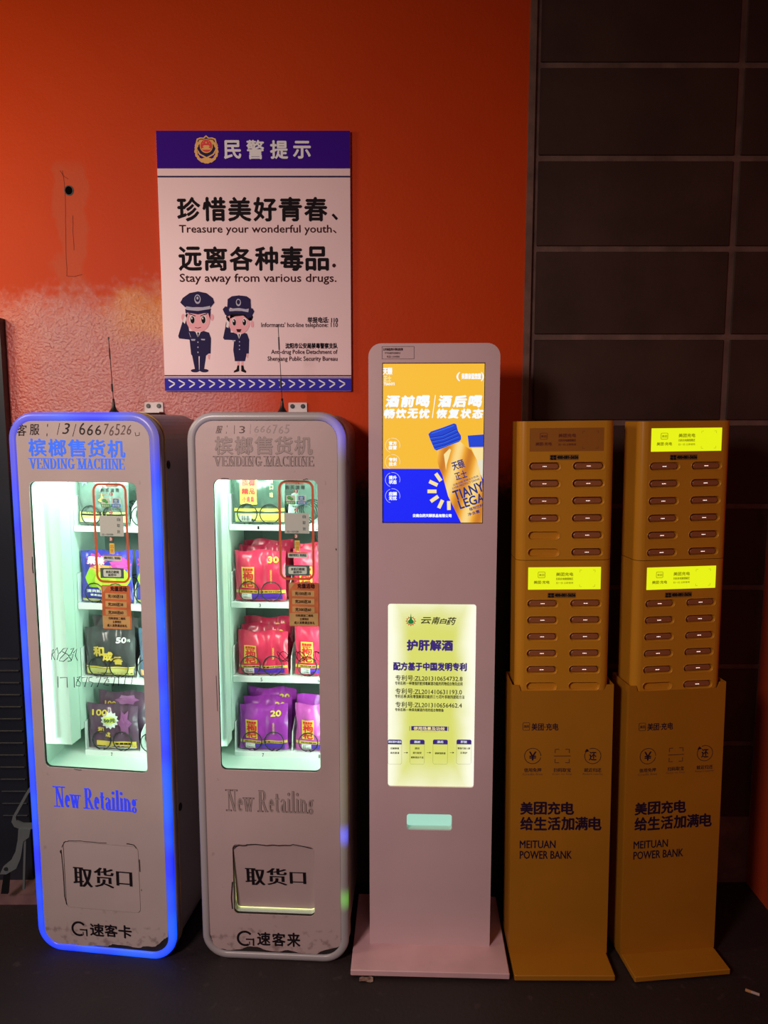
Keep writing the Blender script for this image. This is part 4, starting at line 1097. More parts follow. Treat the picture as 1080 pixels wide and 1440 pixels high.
sticker(F2, vm2, 392, 676)
sticker(F1, vm1, 130.5, 680, .96)
mb = MB(); scrawl(mb, '客服:', F1.rect(22, 597, 76, 612), -.0006, INK, 3, .0001); scrawl(mb, '131666', F1.rect(77, 596, 144, 612), -.0006, CHIP, 5, .0001)
scrawl(mb, '76526', F1.rect(145, 597, 186, 612), -.0006, LETTER_EDGE, 6, 0)
mb.line([F1.uv(*p) for p in ((190, 608), (191, 613), (196, 612), (196, 608))], .0016, -.0006, INK)
mb.build('handwriting', vm1, 'hand-written phone number')
mb = MB(); scrawl(mb, '服:13', F2.rect(303, 598, 346, 609), -.0006, LETTER_EDGE, 7, 0); scrawl(mb, '1666765', F2.rect(348, 598, 408, 609), -.0006, LETTER_OFF, 8, 0); mb.build('handwriting', vm2, 'faded hand-written number')
mb = MB(); y = .0118
for sc_ in ([(69, 930), (70, 916), (72, 915), (73, 919), (70, 922), (74, 930)], [(75, 916), (77, 912), (79, 922), (77, 930)], [(80, 921), (86, 914), (92, 913), (88, 921), (82, 927), (80, 931), (86, 932), (93, 926)], [(84, 918), (92, 922), (97, 930)], [(96, 915), (101, 913), (97, 921), (93, 924), (100, 922), (97, 931), (92, 932)], [(100, 920), (105, 914), (103, 924), (106, 931)]):
    mb.line([F1.uv(*p) for p in sc_], .0022, y, INK)
mb.build('handwriting', vm1, 'black scribble on the glass'); mb = MB()
for sc_ in ([(78, 953), (78.5, 969)], [(81, 955), (91, 954.5), (91.5, 969)], [(101, 954), (101.5, 969)], [(105, 955), (110, 953), (105, 961), (104, 966), (109, 967), (110, 962), (105, 957)], [(112, 955), (120, 954), (116, 968)], [(127, 954), (122, 955), (122, 960), (128, 962), (125, 968)], [(132, 955), (139, 954), (134, 968)], [(143, 956), (149, 954), (143, 965), (150, 966)], [(153, 954), (159, 954), (156, 967)], [(164, 953), (164, 966)], [(168, 954), (174, 953), (172, 965)], [(177, 954), (184, 953), (182, 964)]):
    mb.line([F1.uv(*p) for p in sc_], .0024, y, INK)
mb.build('handwriting', vm1, 'black hand-written number on the glass')
mb = MB()
rnd = random.Random(3)
for k in range(3):
    cx = 395 + k * 26; pts = [F2.uv(cx + 8 * math.cos(t * 1.9 + k) + t * .8, 925 + 7 * math.sin(t * 2.6 + k)) for t in [q * .25 for q in range(26)]]
    mb.line(pts, .0018, y, INK)
mb.build('handwriting', vm2, 'black scribble on the glass')

# --- pouches
SV1, SV2 = LIT1['sv'], LIT2['sv']
SW = 0.125


def lane(L, i):
    x1 = MW - .016; return ((L['sx'] + L['sx'] + .172) / 2) if i == 0 else (L['sx'] + .176 + x1) / 2


CR = bagmat('pouch_crimson_foil', (0.78, 0.045, 0.115))
CRD = bagmat('pouch_dark_crimson_foil', (0.55, 0.03, 0.09))
PU = bagmat('pouch_violet_foil', (0.42, 0.05, 0.50))
PU2 = bagmat('pouch_pink_violet_foil', (0.60, 0.10, 0.48))
DG = bagmat('pouch_dark_green_foil', (0.065, 0.105, 0.085))
GY = bagmat('pouch_dark_grey_foil', (0.075, 0.075, 0.08))
BL = bagmat('pouch_blue_foil', (0.06, 0.06, 0.50))
SBL = bagmat('pouch_slate_blue_foil', (0.12, 0.20, 0.33))
PG = bagmat('pouch_plum_foil', (0.13, 0.07, 0.12))
OLV = bagmat('pouch_grey_green_foil', (0.13, 0.17, 0.16))
pos = ['front', 'second', 'third']
DEP = [SW + .021, SW + .055, SW + .089]
for k in (2, 1, 0):
    bag(F2, lane(LIT2, 0) + (0, .006, .012)[k], SV2[1] + .003 + (.004 * k), DEP[k], .155, .152 + .007 * k, .026, CR if k == 0 else CRD, f'crimson snack pouch, {pos[k]} of the stack on upper red shelf, behind divider', 'crimson pouches in the unlit machine', goji('30') if k == 0 else goji('30')[-1:], 30 + k)
for k in (1, 0):
    bag(F2, lane(LIT2, 1), SV2[1] + .003 + .004 * k, DEP[k], .150, .156 + .01 * k, .026, CR, f'crimson snack pouch behind the payment sticker, {pos[k]} of its pair', 'crimson pouches in the unlit machine', goji('30', False) if k == 0 else (), 34 + k)
for k in (2, 1, 0):
    bag(F2, lane(LIT2, 0) + (.002, .004, .006)[k], SV2[2] + .003 + .004 * k, DEP[k], .155, .134 + .009 * k, .027, CR if k == 0 else CRD, f'crimson snack pouch, {pos[k]} of the stack on lower red shelf', 'crimson pouches in the unlit machine', goji('30', False) if k == 0 else goji('30')[-1:], 40 + k)
bag(F2, lane(LIT2, 1), SV2[2] + .003, DEP[0], .150, .154, .027, CR, 'crimson snack pouch just under the orange offer card of unlit machine', 'crimson pouches in the unlit machine', goji('30', False), 44)
for k in (2, 1, 0):
    bag(F2, lane(LIT2, 0) + (0, .007, .014)[k], SV2[3] + .003 + .004 * k, DEP[k], .152, .142 + .010 * k, .027, PU, f'purple snack pouch, {pos[k]} of the stack by the lit side panel', 'purple pouches on the bottom shelf', goji('20') if k == 0 else goji('20')[-1:], 50 + k)
for k in (1, 0):
    bag(F2, lane(LIT2, 1), SV2[3] + .003 + .004 * k, DEP[k], .150, .146 + .014 * k, .027, PU2 if k == 0 else PU, f'{"pinkish purple" if k == 0 else "purple"} snack pouch, {pos[k]} of the pair beside the window edge', 'purple pouches on the bottom shelf', goji('20', False) if k == 0 else (), 54 + k)
dgd = [('rect', 'label_patch', .04, .03, .97, .20, PALEY), ('rect', 'label_patch', .0, .24, 1., .30, YEL), ('rect', 'barcode', .14, .05, .36, .17, BARW), ('bars', 'barcode', .17, .06, .34, .16, INK),
       ('rect', 'label_patch', .15, .38, .47, .97, YEL), ('text', 'lettering', '槟榔', .19, .74, .43, .9, RED, .001), ('text', 'lettering', '精品', .19, .58, .43, .7, RED, .0008), ('text', 'lettering', '小青果', .2, .42, .42, .54, RED, .0005),
       ('text', 'lettering', '香', .72, .8, .78, .9, PALEY, .0001), ('text', 'lettering', '口', .72, .68, .78, .76, PALEY, .0001), ('text', 'lettering', '味', .72, .52, .78, .62, PALEY, .0001), ('rect', 'label_patch', .45, .06, .9, .18, YEL)]
bag(F2, lane(LIT2, 0), SV2[0] + .003, DEP[0], .158, .150, .027, DG, 'dark green snack pouch with yellow and red label on the top shelf', None, dgd, 60)
# machine one
dais = [('rect', 'label_patch', .03, .05, .97, .26, PALEY), ('rect', 'label_patch', .05, .19, .95, .22, INK), ('text', 'lettering', '口味槟榔', .2, .23, .6, .27, INK, .0002), ('rect', 'label_patch', .12, .06, .5, .13, BARW),
        ('shape', 'flower_print', .50, .86, .028, .026, 16, .45, WHITEINK), ('shape', 'flower_print', .50, .86, .008, .008, 10, 1., YEL), ('shape', 'flower_print', .88, .90, .026, .024, 16, .45, WHITEINK), ('shape', 'flower_print', .88, .90, .008, .008, 10, 1., YEL), ('shape', 'flower_print', .52, .50, .014, .022, 8, .4, YEL), ('shape', 'flower_print', .15, .9, .02, .02, 14, .5, MUTED)]
bag(F1, lane(LIT1, 0), SV1[0] + .003, DEP[0], .162, .150, .027, OLV, 'grey green pouch with printed daisies on the top shelf of blue-lit machine', None, dais, 61)
fruit = [('shape', 'fruit_print', .33, .80, .038, .026, 18, .72, MAG), ('shape', 'fruit_print', .80, .74, .036, .022, 18, .78, MAG), ('shape', 'fruit_print', .45, .60, .048, .024, 14, .85, ORNG), ('shape', 'fruit_print', .28, .47, .030, .032, 12, .9, LIME), ('shape', 'fruit_print', .78, .47, .034, .030, 12, .9, LIME), ('shape', 'fruit_print', .52, .42, .034, .032, 20, 1., LIME2),
         ('text', 'lettering', '果味', .16, .74, .5, .88, WHITEINK, .0016), ('text', 'lettering', '清爽新口味', .14, .19, .6, .25, BARW, .0005), ('text', 'lettering', '青果槟榔 好滋味', .2, .12, .72, .16, BARW, .0003), ('rect', 'label_patch', .04, .02, .96, .07, PALEY), ('text', 'lettering', '香', .42, .36, .62, .5, LIME, .0008)]
bag(F1, lane(LIT1, 0), SV1[1] + .003, DEP[0], .166, .158, .028, BL, 'blue and magenta fruit pouch with green limes, half behind payment sticker', None, fruit, 62)
bag(F1, lane(LIT1, 1), SV1[1] + .003, DEP[0], .128, .158, .028, BL, 'blue fruit pouch cut by the window edge of the blue-lit machine', None, fruit, 63)
gold1 = [('rect', 'label_patch', .04, .03, .96, .16, PALEY), ('rect', 'label_patch', .02, .17, .98, .20, YEL), ('text', 'lettering', '50', .66, .70, .84, .80, BARW, .001), ('text', 'lettering', '元', .86, .72, .92, .77, BARW, .0003), ('text', 'lettering', '和', .22, .42, .42, .62, GOLDL, .0016), ('text', 'lettering', '成', .40, .33, .58, .50, GOLDL, .0016), ('text', 'lettering', '香', .60, .26, .78, .42, GOLDL, .0016)]
bag(F1, lane(LIT1, 0) + .004, SV1[2] + .008, DEP[1], .150, .172, .026, GY, 'dark grey pouch standing behind the gold-lettered grey pouch', None, (), 64)
bag(F1, lane(LIT1, 0), SV1[2] + .003, DEP[0], .164, .152, .029, GY, 'dark grey pouch with gold lettering and white number fifty', None, gold1, 65)
bag(F1, lane(LIT1, 1), SV1[2] + .003, DEP[0], .128, .152, .028, SBL, 'slate blue pouch beside the dark grey one, cut by window edge', None, [('rect', 'label_patch', .04, .03, .96, .16, ORNG), ('rect', 'barcode', .1, .04, .3, .14, BARW)], 66)
plum = [('rect', 'label_patch', .18, .03, .96, .19, GOLDL), ('rect', 'barcode', .2, .02, .94, .05, BARW), ('text', 'lettering', '青果槟榔', .56, .12, .88, .16, INK, .0004), ('text', 'lettering', '100', .10, .75, .40, .87, GOLDL, .001), ('shape', 'star_badge', .46, .66, .030, .028, 26, .78, BARW), ('shape', 'star_badge', .46, .66, .022, .013, 18, .9, LIME2), ('text', 'lettering', '50元', .36, .62, .57, .70, STK_DKG, .0008),
        ('text', 'lettering', '和', .22, .38, .34, .50, GOLDL, .0009), ('text', 'lettering', '成', .38, .30, .48, .40, GOLDL, .0009), ('shape', 'violet_print', .76, .62, .024, .045, 12, .6, mat('foil_mauve', (0.30, 0.10, 0.28), 0.4))]
bag(F1, lane(LIT1, 0) + .014, SV1[3] + .008, DEP[1], .158, .166, .026, PG, 'plum pouch with gold number standing behind the starburst pouch', None, [('text', 'lettering', '100', .16, .72, .40, .82, GOLDL, .0008), ('shape', 'violet_print', .62, .85, .040, .016, 12, .7, MATS['foil_mauve'])], 67)
bag(F1, lane(LIT1, 0), SV1[3] + .003, DEP[0], .164, .142, .028, PG, 'plum pouch with white starburst badge on the lowest shelf', None, plum, 68)

# --- antennas, brackets, bits of tape
for lab, fr_, base, tip, w_ in (('thin black whip antenna standing on the blue-lit machine', F1, (160, 573), (152.5, 474), -.20), ('thin black whip antenna in front of the notice board', F2, (397, 577), (391, 456), -.20)):
    u, v = fr_.uv(base[0], base[1], w_); v = MH + .002 - 0.006
    u2, v2 = fr_.uv(tip[0], tip[1], w_)
    root = empty('antenna', fr_.at(u, v, w_)); tag(root, lab, 'antenna')
    du, dv = u2 - u, v2 - v
    mb = MB(); hh = .048
    mb.loft([[(r_ * math.cos(a), r_ * math.sin(a), z) for a in [2 * PI * i / 16 for i in range(16)]] for r_, z in ((.0001, 0), (.017, 0), (.017, .006), (.012, .012), (.006, .022), (.0035, .038), (.003, hh), (.0001, hh))], BLACK); mb.build('magnetic_base', root)
    mb = MB(); mb.tube([(0, 0, hh - .005), (du, 0, dv)], .0011, BLACKM, 6); mb.build('whip', root)
    for f0, f1, r_ in ((.30, .40, .0030), (.72, .86, .0022), (.97, 1.0, .0022)):
        mb = MB(); mb.tube([(du * f0, 0, dv * f0), (du * f1, 0, dv * f1)], r_, BLACK, 8); mb.build('sleeve', root)
    mb = MB(); mb.tube([(-.005, 0, .004), (-.03, .004, .003), (-.07, .006, .0025), (-.13, .004, .002), (-.17, .03, .002)], .0018, BLACK, 6); mb.build('cable', root)
for lab, px, py in (('white wall bracket with two screws above the blue-lit machine', 217, 571), ('white wall bracket with two screws above the unlit machine', 419, 571.5)):
    u, v = WF.uv(px, py); root = empty('wall_bracket', WF.at(u, v, 0)); tag(root, lab, 'bracket', 'white wall brackets')
    mb = MB(); mb.plate(rr(-.030, -.022, .030, .012, .003, 3), [], -.006, -.0002, WHITEM); mb.box(-.030, -.05, -.022, .030, -.004, -.019, WHITEM); mb.build('plate', root)
    for dx in (-.017, .017):
        mb = MB(); mb.disc(dx, 0, .0075, -.0072, -.0058, BLACK); mb.disc(dx, -.001, .0045, -.010, -.007, STEEL, 10); mb.build('screw', root)
mb = MB()
TAPE = mat('peeling_brown_tape', (0.30, 0.16, 0.06), 0.6, var=0.4, vscale=30)
vs = []
rnd = random.Random(2)
for i in range(25):
    u = .06 + .30 * i / 24; vs += [(u, .05 + rnd.uniform(-.004, .004), MH - .003 + rnd.uniform(0, .001)), (u, .085 + rnd.uniform(-.01, .01), MH - .001 + abs(rnd.gauss(0, .0018)))]
mb.add(vs, [(2 * i, 2 * i + 2, 2 * i + 3, 2 * i + 1) for i in range(24)], TAPE); mb.build('peeling_tape', vm1, 'curled brown tape along the top')

# ================================================================== PINK KIOSK
A = floor_pt(521, 1326, .028); B = floor_pt(690, 1330, .028)
kyaw = math.degrees(math.atan2(B.y - A.y, B.x - A.x)); KW = (B - A).length
KF = Frame(A.x, A.y, kyaw)
kiosk = empty('advertising_kiosk', KF.mw)
tag(kiosk, 'tall pinkish white kiosk with yellow and blue screen, between vending machine and amber cabinet', 'kiosk')
KH = KF.uv(610, 482.5)[1]; kr = KF.rect
kx0 = KF.uv(518.5, 700)[0]; kx1 = KF.uv(700, 700)[0]
scr = kr(537.5, 510, 681, 736); lbx = kr(545.5, 849.5, 668, 1107); slt = kr(572, 1145, 635.5, 1167.5)
z0 = .026
outer = [(kx0, z0), (kx1, z0)] + [p for p in rr(kx0, z0, kx1, KH, .036, 8) if p[1] > 1]
mb = MB(); mb.plate(outer, [[(scr[0], scr[1]), (scr[2], scr[1]), (scr[2], scr[3]), (scr[0], scr[3])], rr(*lbx, .008, 4), rr(*slt, .008, 5)], 0, .006, FRAMEP); mb.build('front_panel', kiosk)
o2 = [(kx0, z0), (kx1, z0)] + [p for p in rr(kx0, z0, kx1, KH, .036, 8) if p[1] > 1]
i2 = [(kx0 + .004, z0 + .002), (kx1 - .004, z0 + .002)] + [p for p in rr(kx0 + .004, z0, kx1 - .004, KH - .004, .034, 8) if p[1] > 1]
mb = MB(); mb.plate(o2, [i2], .0062, .10, FRAMEP); mb.plate(o2, [], .10, .104, SIDE); mb.build('housing', kiosk)
# base plate
bl = KF.inv @ floor_pt(493, 1373, .006); br = KF.inv @ floor_pt(718, 1375, .006)
mb = MB(); mb.bbox(bl.x, bl.y, .008, br.x - .004, .24, .026, BASEP, .002); mb.build('base_plate', kiosk, 'pink steel foot plate')
for sx_, sy_ in ((bl.x + .045, bl.y + .03), (br.x - .045, bl.y + .03), (bl.x + .045, .2), (br.x - .045, .2)):
    mb = MB(); mb.tube([(sx_, sy_, 0), (sx_, sy_, .010)], [.018, .014], BLACK, 12); mb.build('foot', kiosk)
for zz in (.30, 1.02):
    mb = MB(); mb.bbox(kx1 - .002, .03, zz, kx1 + .004, .045, zz + .05, BLACKM, .001); mb.build('side_latch', kiosk)
# screen
SY = glow('screen_yellow', (1.0, 0.54, 0.035), 0.92); SB = glow('screen_blue', (0.0, 0.012, 0.93), 1.0); SWH = glow('screen_white', (0.93, 0.97, 1.0), 1.0)
SYD = glow('screen_pale_yellow', (1.0, 0.80, 0.35), 0.95); SCAP = glow('screen_cap_blue', (0.008, 0.06, 0.70), 0.9); SCAPL = glow('screen_cap_light', (0.03, 0.20, 0.95), 0.9); SCAPD = glow('screen_cap_dark', (0.0, 0.015, 0.30), 0.9)
SINK = glow('screen_navy_ink', (0.012, 0.03, 0.22), 0.9); SPAL = glow('screen_pale_bottle', (0.85, 0.80, 0.62), 0.95)
m, nt, b = newmat('screen_golden_bottle')
tc = N(nt, 'ShaderNodeTexCoord'); mp = N(nt, 'ShaderNodeMapping'); nt.links.new(tc.outputs['Object'], mp.inputs['Vector'])
mp.inputs['Rotation'].default_value = (0, R(-14), 0)
sp = N(nt, 'ShaderNodeSeparateXYZ'); nt.links.new(mp.outputs[0], sp.inputs[0])
bc = KF.uv(640, 690)
w_ = N(nt, 'ShaderNodeTexWave', wave_type='BANDS', bands_direction='X'); w_.inputs['Scale'].default_value = 4.6; w_.inputs['Distortion'].default_value = 0.6; w_.inputs['Phase Offset'].default_value = 2.2
nt.links.new(mp.outputs[0], w_.inputs['Vector'])
rp = N(nt, 'ShaderNodeValToRGB'); rp.color_ramp.elements[0].color = (0.62, 0.20, 0.012, 1); rp.color_ramp.elements[1].color = (1.0, 0.72, 0.25, 1)
el_ = rp.color_ramp.elements.new(0.5); el_.color = (0.92, 0.42, 0.03, 1)
nt.links.new(w_.outputs['Fac'], rp.inputs['Fac']); nt.links.new(rp.outputs['Color'], b.inputs['Emission Color']); b.inputs['Emission Strength'].default_value = .95
b.inputs['Base Color'].default_value = (.02, .02, .02, 1)
SBOT = m
s0, t0, s1, t1 = scr
mb = MB(); mb.plate([(s0 - .004, t0 - .004), (s1 + .004, t0 - .004), (s1 + .004, t1 + .004), (s0 - .004, t1 + .004)], [], .0064, .02, BLACK)
screen = mb.build('display_screen', kiosk, 'lit advertising screen')
mb = MB(); zc = KF.uv(600, 659.5)[1]; Y0 = .0060


def sq(pts, y, m): mb.flat([(min(max(x, s0 + .002), s1 - .002), min(max(z, t0 + .002), t1 - .002)) for x, z in pts], y, m)


sq([(s0, zc), (s1, zc), (s1, t1), (s0, t1)], Y0, SY); sq([(s0, t0), (s1, t0), (s1, zc), (s0, zc)], Y0, SB)
cs = lambda x, y: KF.uv(500 + x / 4.909, 470 + y / 4.909)
Y1, Y2, Y3, Y4 = Y0 - .0004, Y0 - .0008, Y0 - .0012, Y0 - .0016
K = (s0 + .002, s1 - .002)
# second bottle behind, then the big one
sq([cs(*p) for p in ((775, 700), (890, 692), (890, 778), (785, 780))], Y1, SCAP)
sq([cs(*p) for p in ((800, 785), (890, 785), (890, 1000), (850, 900))], Y1, SYD); sq([cs(*p) for p in ((830, 875), (890, 865), (890, 1000), (860, 960))], Y1 - .0001, SPAL)
bott = [(565, 800), (725, 742), (760, 775), (800, 800), (838, 865), (890, 1030), (890, 1320), (728, 1320), (640, 1120), (600, 975), (580, 930), (565, 880)]
sq([cs(*p) for p in bott], Y2, SBOT)
sq([cs(*p) for p in ((610, 830), (650, 790), (660, 800), (630, 900), (625, 940))], Y2 - .0001, SYD)
cap = [(503, 690), (520, 672), (600, 645), (680, 615), (696, 622), (708, 668), (728, 700), (730, 725), (715, 742), (560, 803), (545, 795), (530, 760), (515, 725)]
sq([cs(*p) for p in cap], Y3, SCAP)
for k in range(4):
    mb.line([cs(516 + k * 10, 712 + k * 24), cs(600 + k * 6, 698 + k * 22), cs(700 + k * 6, 652 + k * 24)], .0016, Y4, SCAPD)
    mb.line([cs(516 + k * 10, 720 + k * 24), cs(600 + k * 6, 706 + k * 22), cs(700 + k * 6, 660 + k * 24)], .0012, Y4, SCAPL)
mb.line([cs(525, 685), cs(600, 660), cs(680, 630)], .002, Y4, SCAPL)
for p in ((572, 988, 55), (538, 1030, 25), (528, 1086, 0), (545, 1138, -35), (588, 1174, -65), (645, 1184, -92)):
    cx, cz = cs(p[0], p[1]); mb.flat([(cx + a * math.cos(R(-p[2])) - c * math.sin(R(-p[2])), cz + a * math.sin(R(-p[2])) + c * math.cos(R(-p[2]))) for a, c in ((-.0128, -.0052), (.0128, -.0052), (.0128, .0052), (-.0128, .0052))], Y1, SYD)
mb.build('screen_picture', screen)
mb = MB(); srect = lambda x0, y0, x1, y1: KF.rect(500 + x0 / 4.909, 470 + y0 / 4.909, 500 + x1 / 4.909, 470 + y1 / 4.909)
for i, c in enumerate('酒前喝'): text(mb, c, srect(212 + i * 105, 425, 298 + i * 105, 500), Y1, SWH, bold=.0019, italic=.16)
for i, c in enumerate('酒后喝'): text(mb, c, srect(575 + i * 105, 425, 660 + i * 105, 500), Y1, SWH, bold=.0019, italic=.16, clip=K)
for i, c in enumerate('畅饮无忧'): text(mb, c, srect(200 + i * 80, 517, 268 + i * 80, 578), Y1, SWH, bold=.0017, italic=.16, clip=K)
for i, c in enumerate('恢复状态'): text(mb, c, srect(562 + i * 83, 517, 630 + i * 83, 578), Y1, SWH, bold=.0017, italic=.16, clip=K)
mb.line([cs(552, 420), cs(530, 578)], .0022, Y1, SWH)
text(mb, '天颐', srect(190, 232, 252, 278), Y1, SWH, bold=.0008, clip=K); text(mb, '正士', srect(195, 285, 245, 325), Y1, SYD, bold=.0006, clip=K); text(mb, 'TIANYI', srect(195, 333, 268, 352), Y1, SWH, bold=.0004, clip=K)
text(mb, '(', srect(698, 262, 722, 322), Y1, SWH, bold=.0006); text(mb, ')', srect(868, 262, 886, 322), Y1, SWH, bold=.0006, clip=K)
text(mb, '云南白药集团', srect(733, 270, 866, 290), Y1, SWH, bold=.0006); text(mb, '天颐茶品出品', srect(733, 290, 866, 308), Y1, SWH, bold=.0006)
for cy, s1_, s2_ in ((768, '官方', '自营'), (882, '专利', '技术'), (1006, '提升', '状态'), (1118, '应酬', '无忧')):
    text(mb, s1_, srect(230, cy - 28, 283, cy - 3), Y1, SWH, bold=.0006); text(mb, s2_, srect(230, cy + 2, 283, cy + 28), Y1, SWH, bold=.0006)
    c0 = cs(256, cy); mb.line(ell(*c0, .0205, .0205, 18, 110, 250), .0007, Y1, SWH); mb.line(ell(*c0, .0205, .0205, 18, -20, 100), .0007, Y1, SWH)
text(mb, '云南白药天颐茶品有限公司', srect(395, 1243, 662, 1265), Y1, SWH, bold=.0005)


def slant(txt, x0, y0, x1, y1, h, ang, y, m, bo):
    """bottle lettering that follows the bottle's lean"""
    vs, fs = glyphs(txt); ax, az = cs(x0, y0); bx, bz = cs(x1, y1); hh = h / 4.909 / 505; dx, dz = bx - ax, bz - az
    nx, nz = -math.sin(R(ang)) * hh, math.cos(R(ang)) * hh
    for k, (ox, oz) in enumerate(((-bo, 0), (bo, 0), (0, bo), (0, -bo)) if bo else ((0, 0),)):
        mb.add([(min(ax + dx * a + nx * b_ + ox, K[1]), y - k * 1e-5, az + dz * a + nz * b_ + oz) for a, b_ in vs], fs, m)


slant('天颐', 678, 942, 758, 918, 58, 20, Y4, SINK, .0006); slant('正士', 697, 1008, 775, 985, 52, 20, Y4, SINK, .0005)
slant('云南白药 天颐正士饮品', 676, 1050, 850, 985, 14, 20, Y4, SINK, .0001); slant('LIVER PROTECT DRINK', 672, 1072, 860, 1005, 14, 20, Y4, SINK, .0001)
slant('TIANYI', 690, 1150, 905, 1075, 68, 20, Y4, SINK, .0008); slant('LEGAL', 725, 1208, 935, 1140, 62, 20, Y4, SINK, .0008)
slant('植物饮料', 790, 1222, 885, 1190, 22, 20, Y4, SINK, .0002); slant('净含量', 780, 1258, 860, 1232, 22, 20, Y4, SINK, .0002)
mb.build('lettering', screen)
# light box
m, nt, b = newmat('backlit_panel_yellow_green')
tc = N(nt, 'ShaderNodeTexCoord'); sx = N(nt, 'ShaderNodeSeparateXYZ'); nt.links.new(tc.outputs['Object'], sx.inputs[0])
ed = mth('MAXIMUM', mth('DIVIDE', mth('ABSOLUTE', mth('SUBTRACT', sx.outputs['X'], (lbx[0] + lbx[2]) / 2), 0), (lbx[2] - lbx[0]) / 2), mth('ADD', mth('DIVIDE', mth('ABSOLUTE', mth('SUBTRACT', sx.outputs['Z'], (lbx[1] + lbx[3]) / 2), 0), (lbx[3] - lbx[1]) / 2), -.2))
ed = mth('ADD', ed, mth('MULTIPLY', mth('SUBTRACT', noise(9, 2), .5), .35))
cc = mixc(step(ed, .45, 1.02), (0.68, 0.70, 0.14), (1.0, 1.0, 0.80))
nt.links.new(cc, b.inputs['Emission Color']); b.inputs['Emission Strength'].default_value = 1.0; b.inputs['Base Color'].default_value = (.05, .05, .05, 1)
LBM = m
mb = MB(); mb.plate(rr(lbx[0] - .003, lbx[1] - .003, lbx[2] + .003, lbx[3] + .003, .010, 4), [], .0064, .012, LBM)
lb = mb.build('light_box', kiosk, 'backlit yellow-green information panel')
c4 = lambda x, y: (520 + x / 3.6, 730 + y / 3.6)
lrect = lambda x0, y0, x1, y1: KF.rect(*c4(x0, y0), *c4(x1, y1))
luv = lambda x, y: KF.uv(*c4(x, y))
PUR = glow('backlit_purple_ink', (0.045, 0.02, 0.20), 0.9); BRK = glow('backlit_brown_ink', (0.05, 0.045, 0.012), 0.9); LG = glow('backlit_green_ink', (0.01, 0.20, 0.04), .9); LR = glow('backlit_red_ink', (0.60, 0.10, 0.03), .9)
mb = MB(); yy = .0058
for txt_, x0, y0, x1, y1, m_, bo in (('护肝解酒', 189, 616, 420, 668, PUR, .0018), ('配方基于中国发明专利', 120, 730, 490, 770, PUR, .0013),
        ('专利号:ZL201310654732.8', 130, 795, 470, 824, BRK, .0003), ('专利号:ZL201410631193.0', 130, 862, 467, 892, BRK, .0003), ('专利号:ZL201310656462.4', 130, 930, 467, 959, BRK, .0003),
        ('专利名称:一种增强肝脏排毒解酒功能的药物组合物及应用', 128, 827, 470, 845, BRK, .0003), ('专利名称:具有增强解酒功能的三七花叶茶制剂提取方法', 128, 894, 480, 912, BRK, .0003), ('专利名称:一种具有解酒作用的组合物制备', 128, 962, 375, 978, BRK, .0003)):
    text(mb, txt_, lrect(x0, y0, x1, y1), yy, m_, bold=bo); mb.build('lettering', lb); mb = MB()
r_ = lrect(210, 1053, 393, 1075); mb.flat([(r_[0], r_[1]), (r_[2], r_[1]), (r_[2], r_[3]), (r_[0], r_[3])], yy, PUR)
text(mb, '使用场景及功效', lrect(222, 1056, 380, 1073), yy - .0004, SYD, bold=.0003)
mb.line([luv(202, 1052), luv(202, 1076)], .0014, yy, PUR); mb.line([luv(399, 1054), luv(399, 1078)], .0014, yy, PUR); mb.line([luv(258, 1081), luv(345, 1081)], .0006, yy, LR)
for x0, x1, hd, rows in ((91, 162, '酒前酒中酒后', ('应酬聚餐', '商务宴请')), (203, 277, '酒前', ('提前', '提升耐受', '缓解酒后不适')), (320, 394, '酒后', ('缓解宿醉感',)), (440, 514, '肝脏', ('增强代谢人群', '日常护'))):
    a, c = luv(x0, 1120), luv(x1, 1246); h0 = luv(x0, 1145)[1]
    top = rr(a[0], h0 - .004, c[0], a[1], .0045, 3); mb.flat([p for p in top if p[1] > h0], yy, PUR)
    mb.line([(a[0] + .0004, h0), (a[0] + .0004, c[1] + .004), (a[0] + .004, c[1]), (c[0] - .004, c[1]), (c[0] - .0004, c[1] + .004), (c[0] - .0004, h0)], .0005, yy, BRK)
    text(mb, hd, lrect((x0 + x1) / 2 - 6 * len(hd) - 4, 1126, (x0 + x1) / 2 + 6 * len(hd) + 4, 1138), yy - .0004, SWH, bold=.0001) if len(hd) < 5 else text(mb, hd, lrect(x0 + 2, 1126, x1 - 2, 1137), yy - .0004, SWH, bold=.0001)
    for k, r0 in enumerate(rows):
        hw = min(5 * len(r0) + 2, 32); zc_ = (1165 + k * 23) if len(rows) > 1 else 1190
        text(mb, r0, lrect((x0 + x1) / 2 - hw, zc_ - 5, (x0 + x1) / 2 + hw, zc_ + 5), yy, BRK, bold=.0002)
mb.build('flow_chart', lb); mb = MB()
for x in (182, 299, 416): mb.line([luv(x - 10, 1187), luv(x + 8, 1187)], .0012, yy, BRK); mb.flat([luv(x + 4, 1182), luv(x + 4, 1192), luv(x + 12, 1187)], yy, BRK)
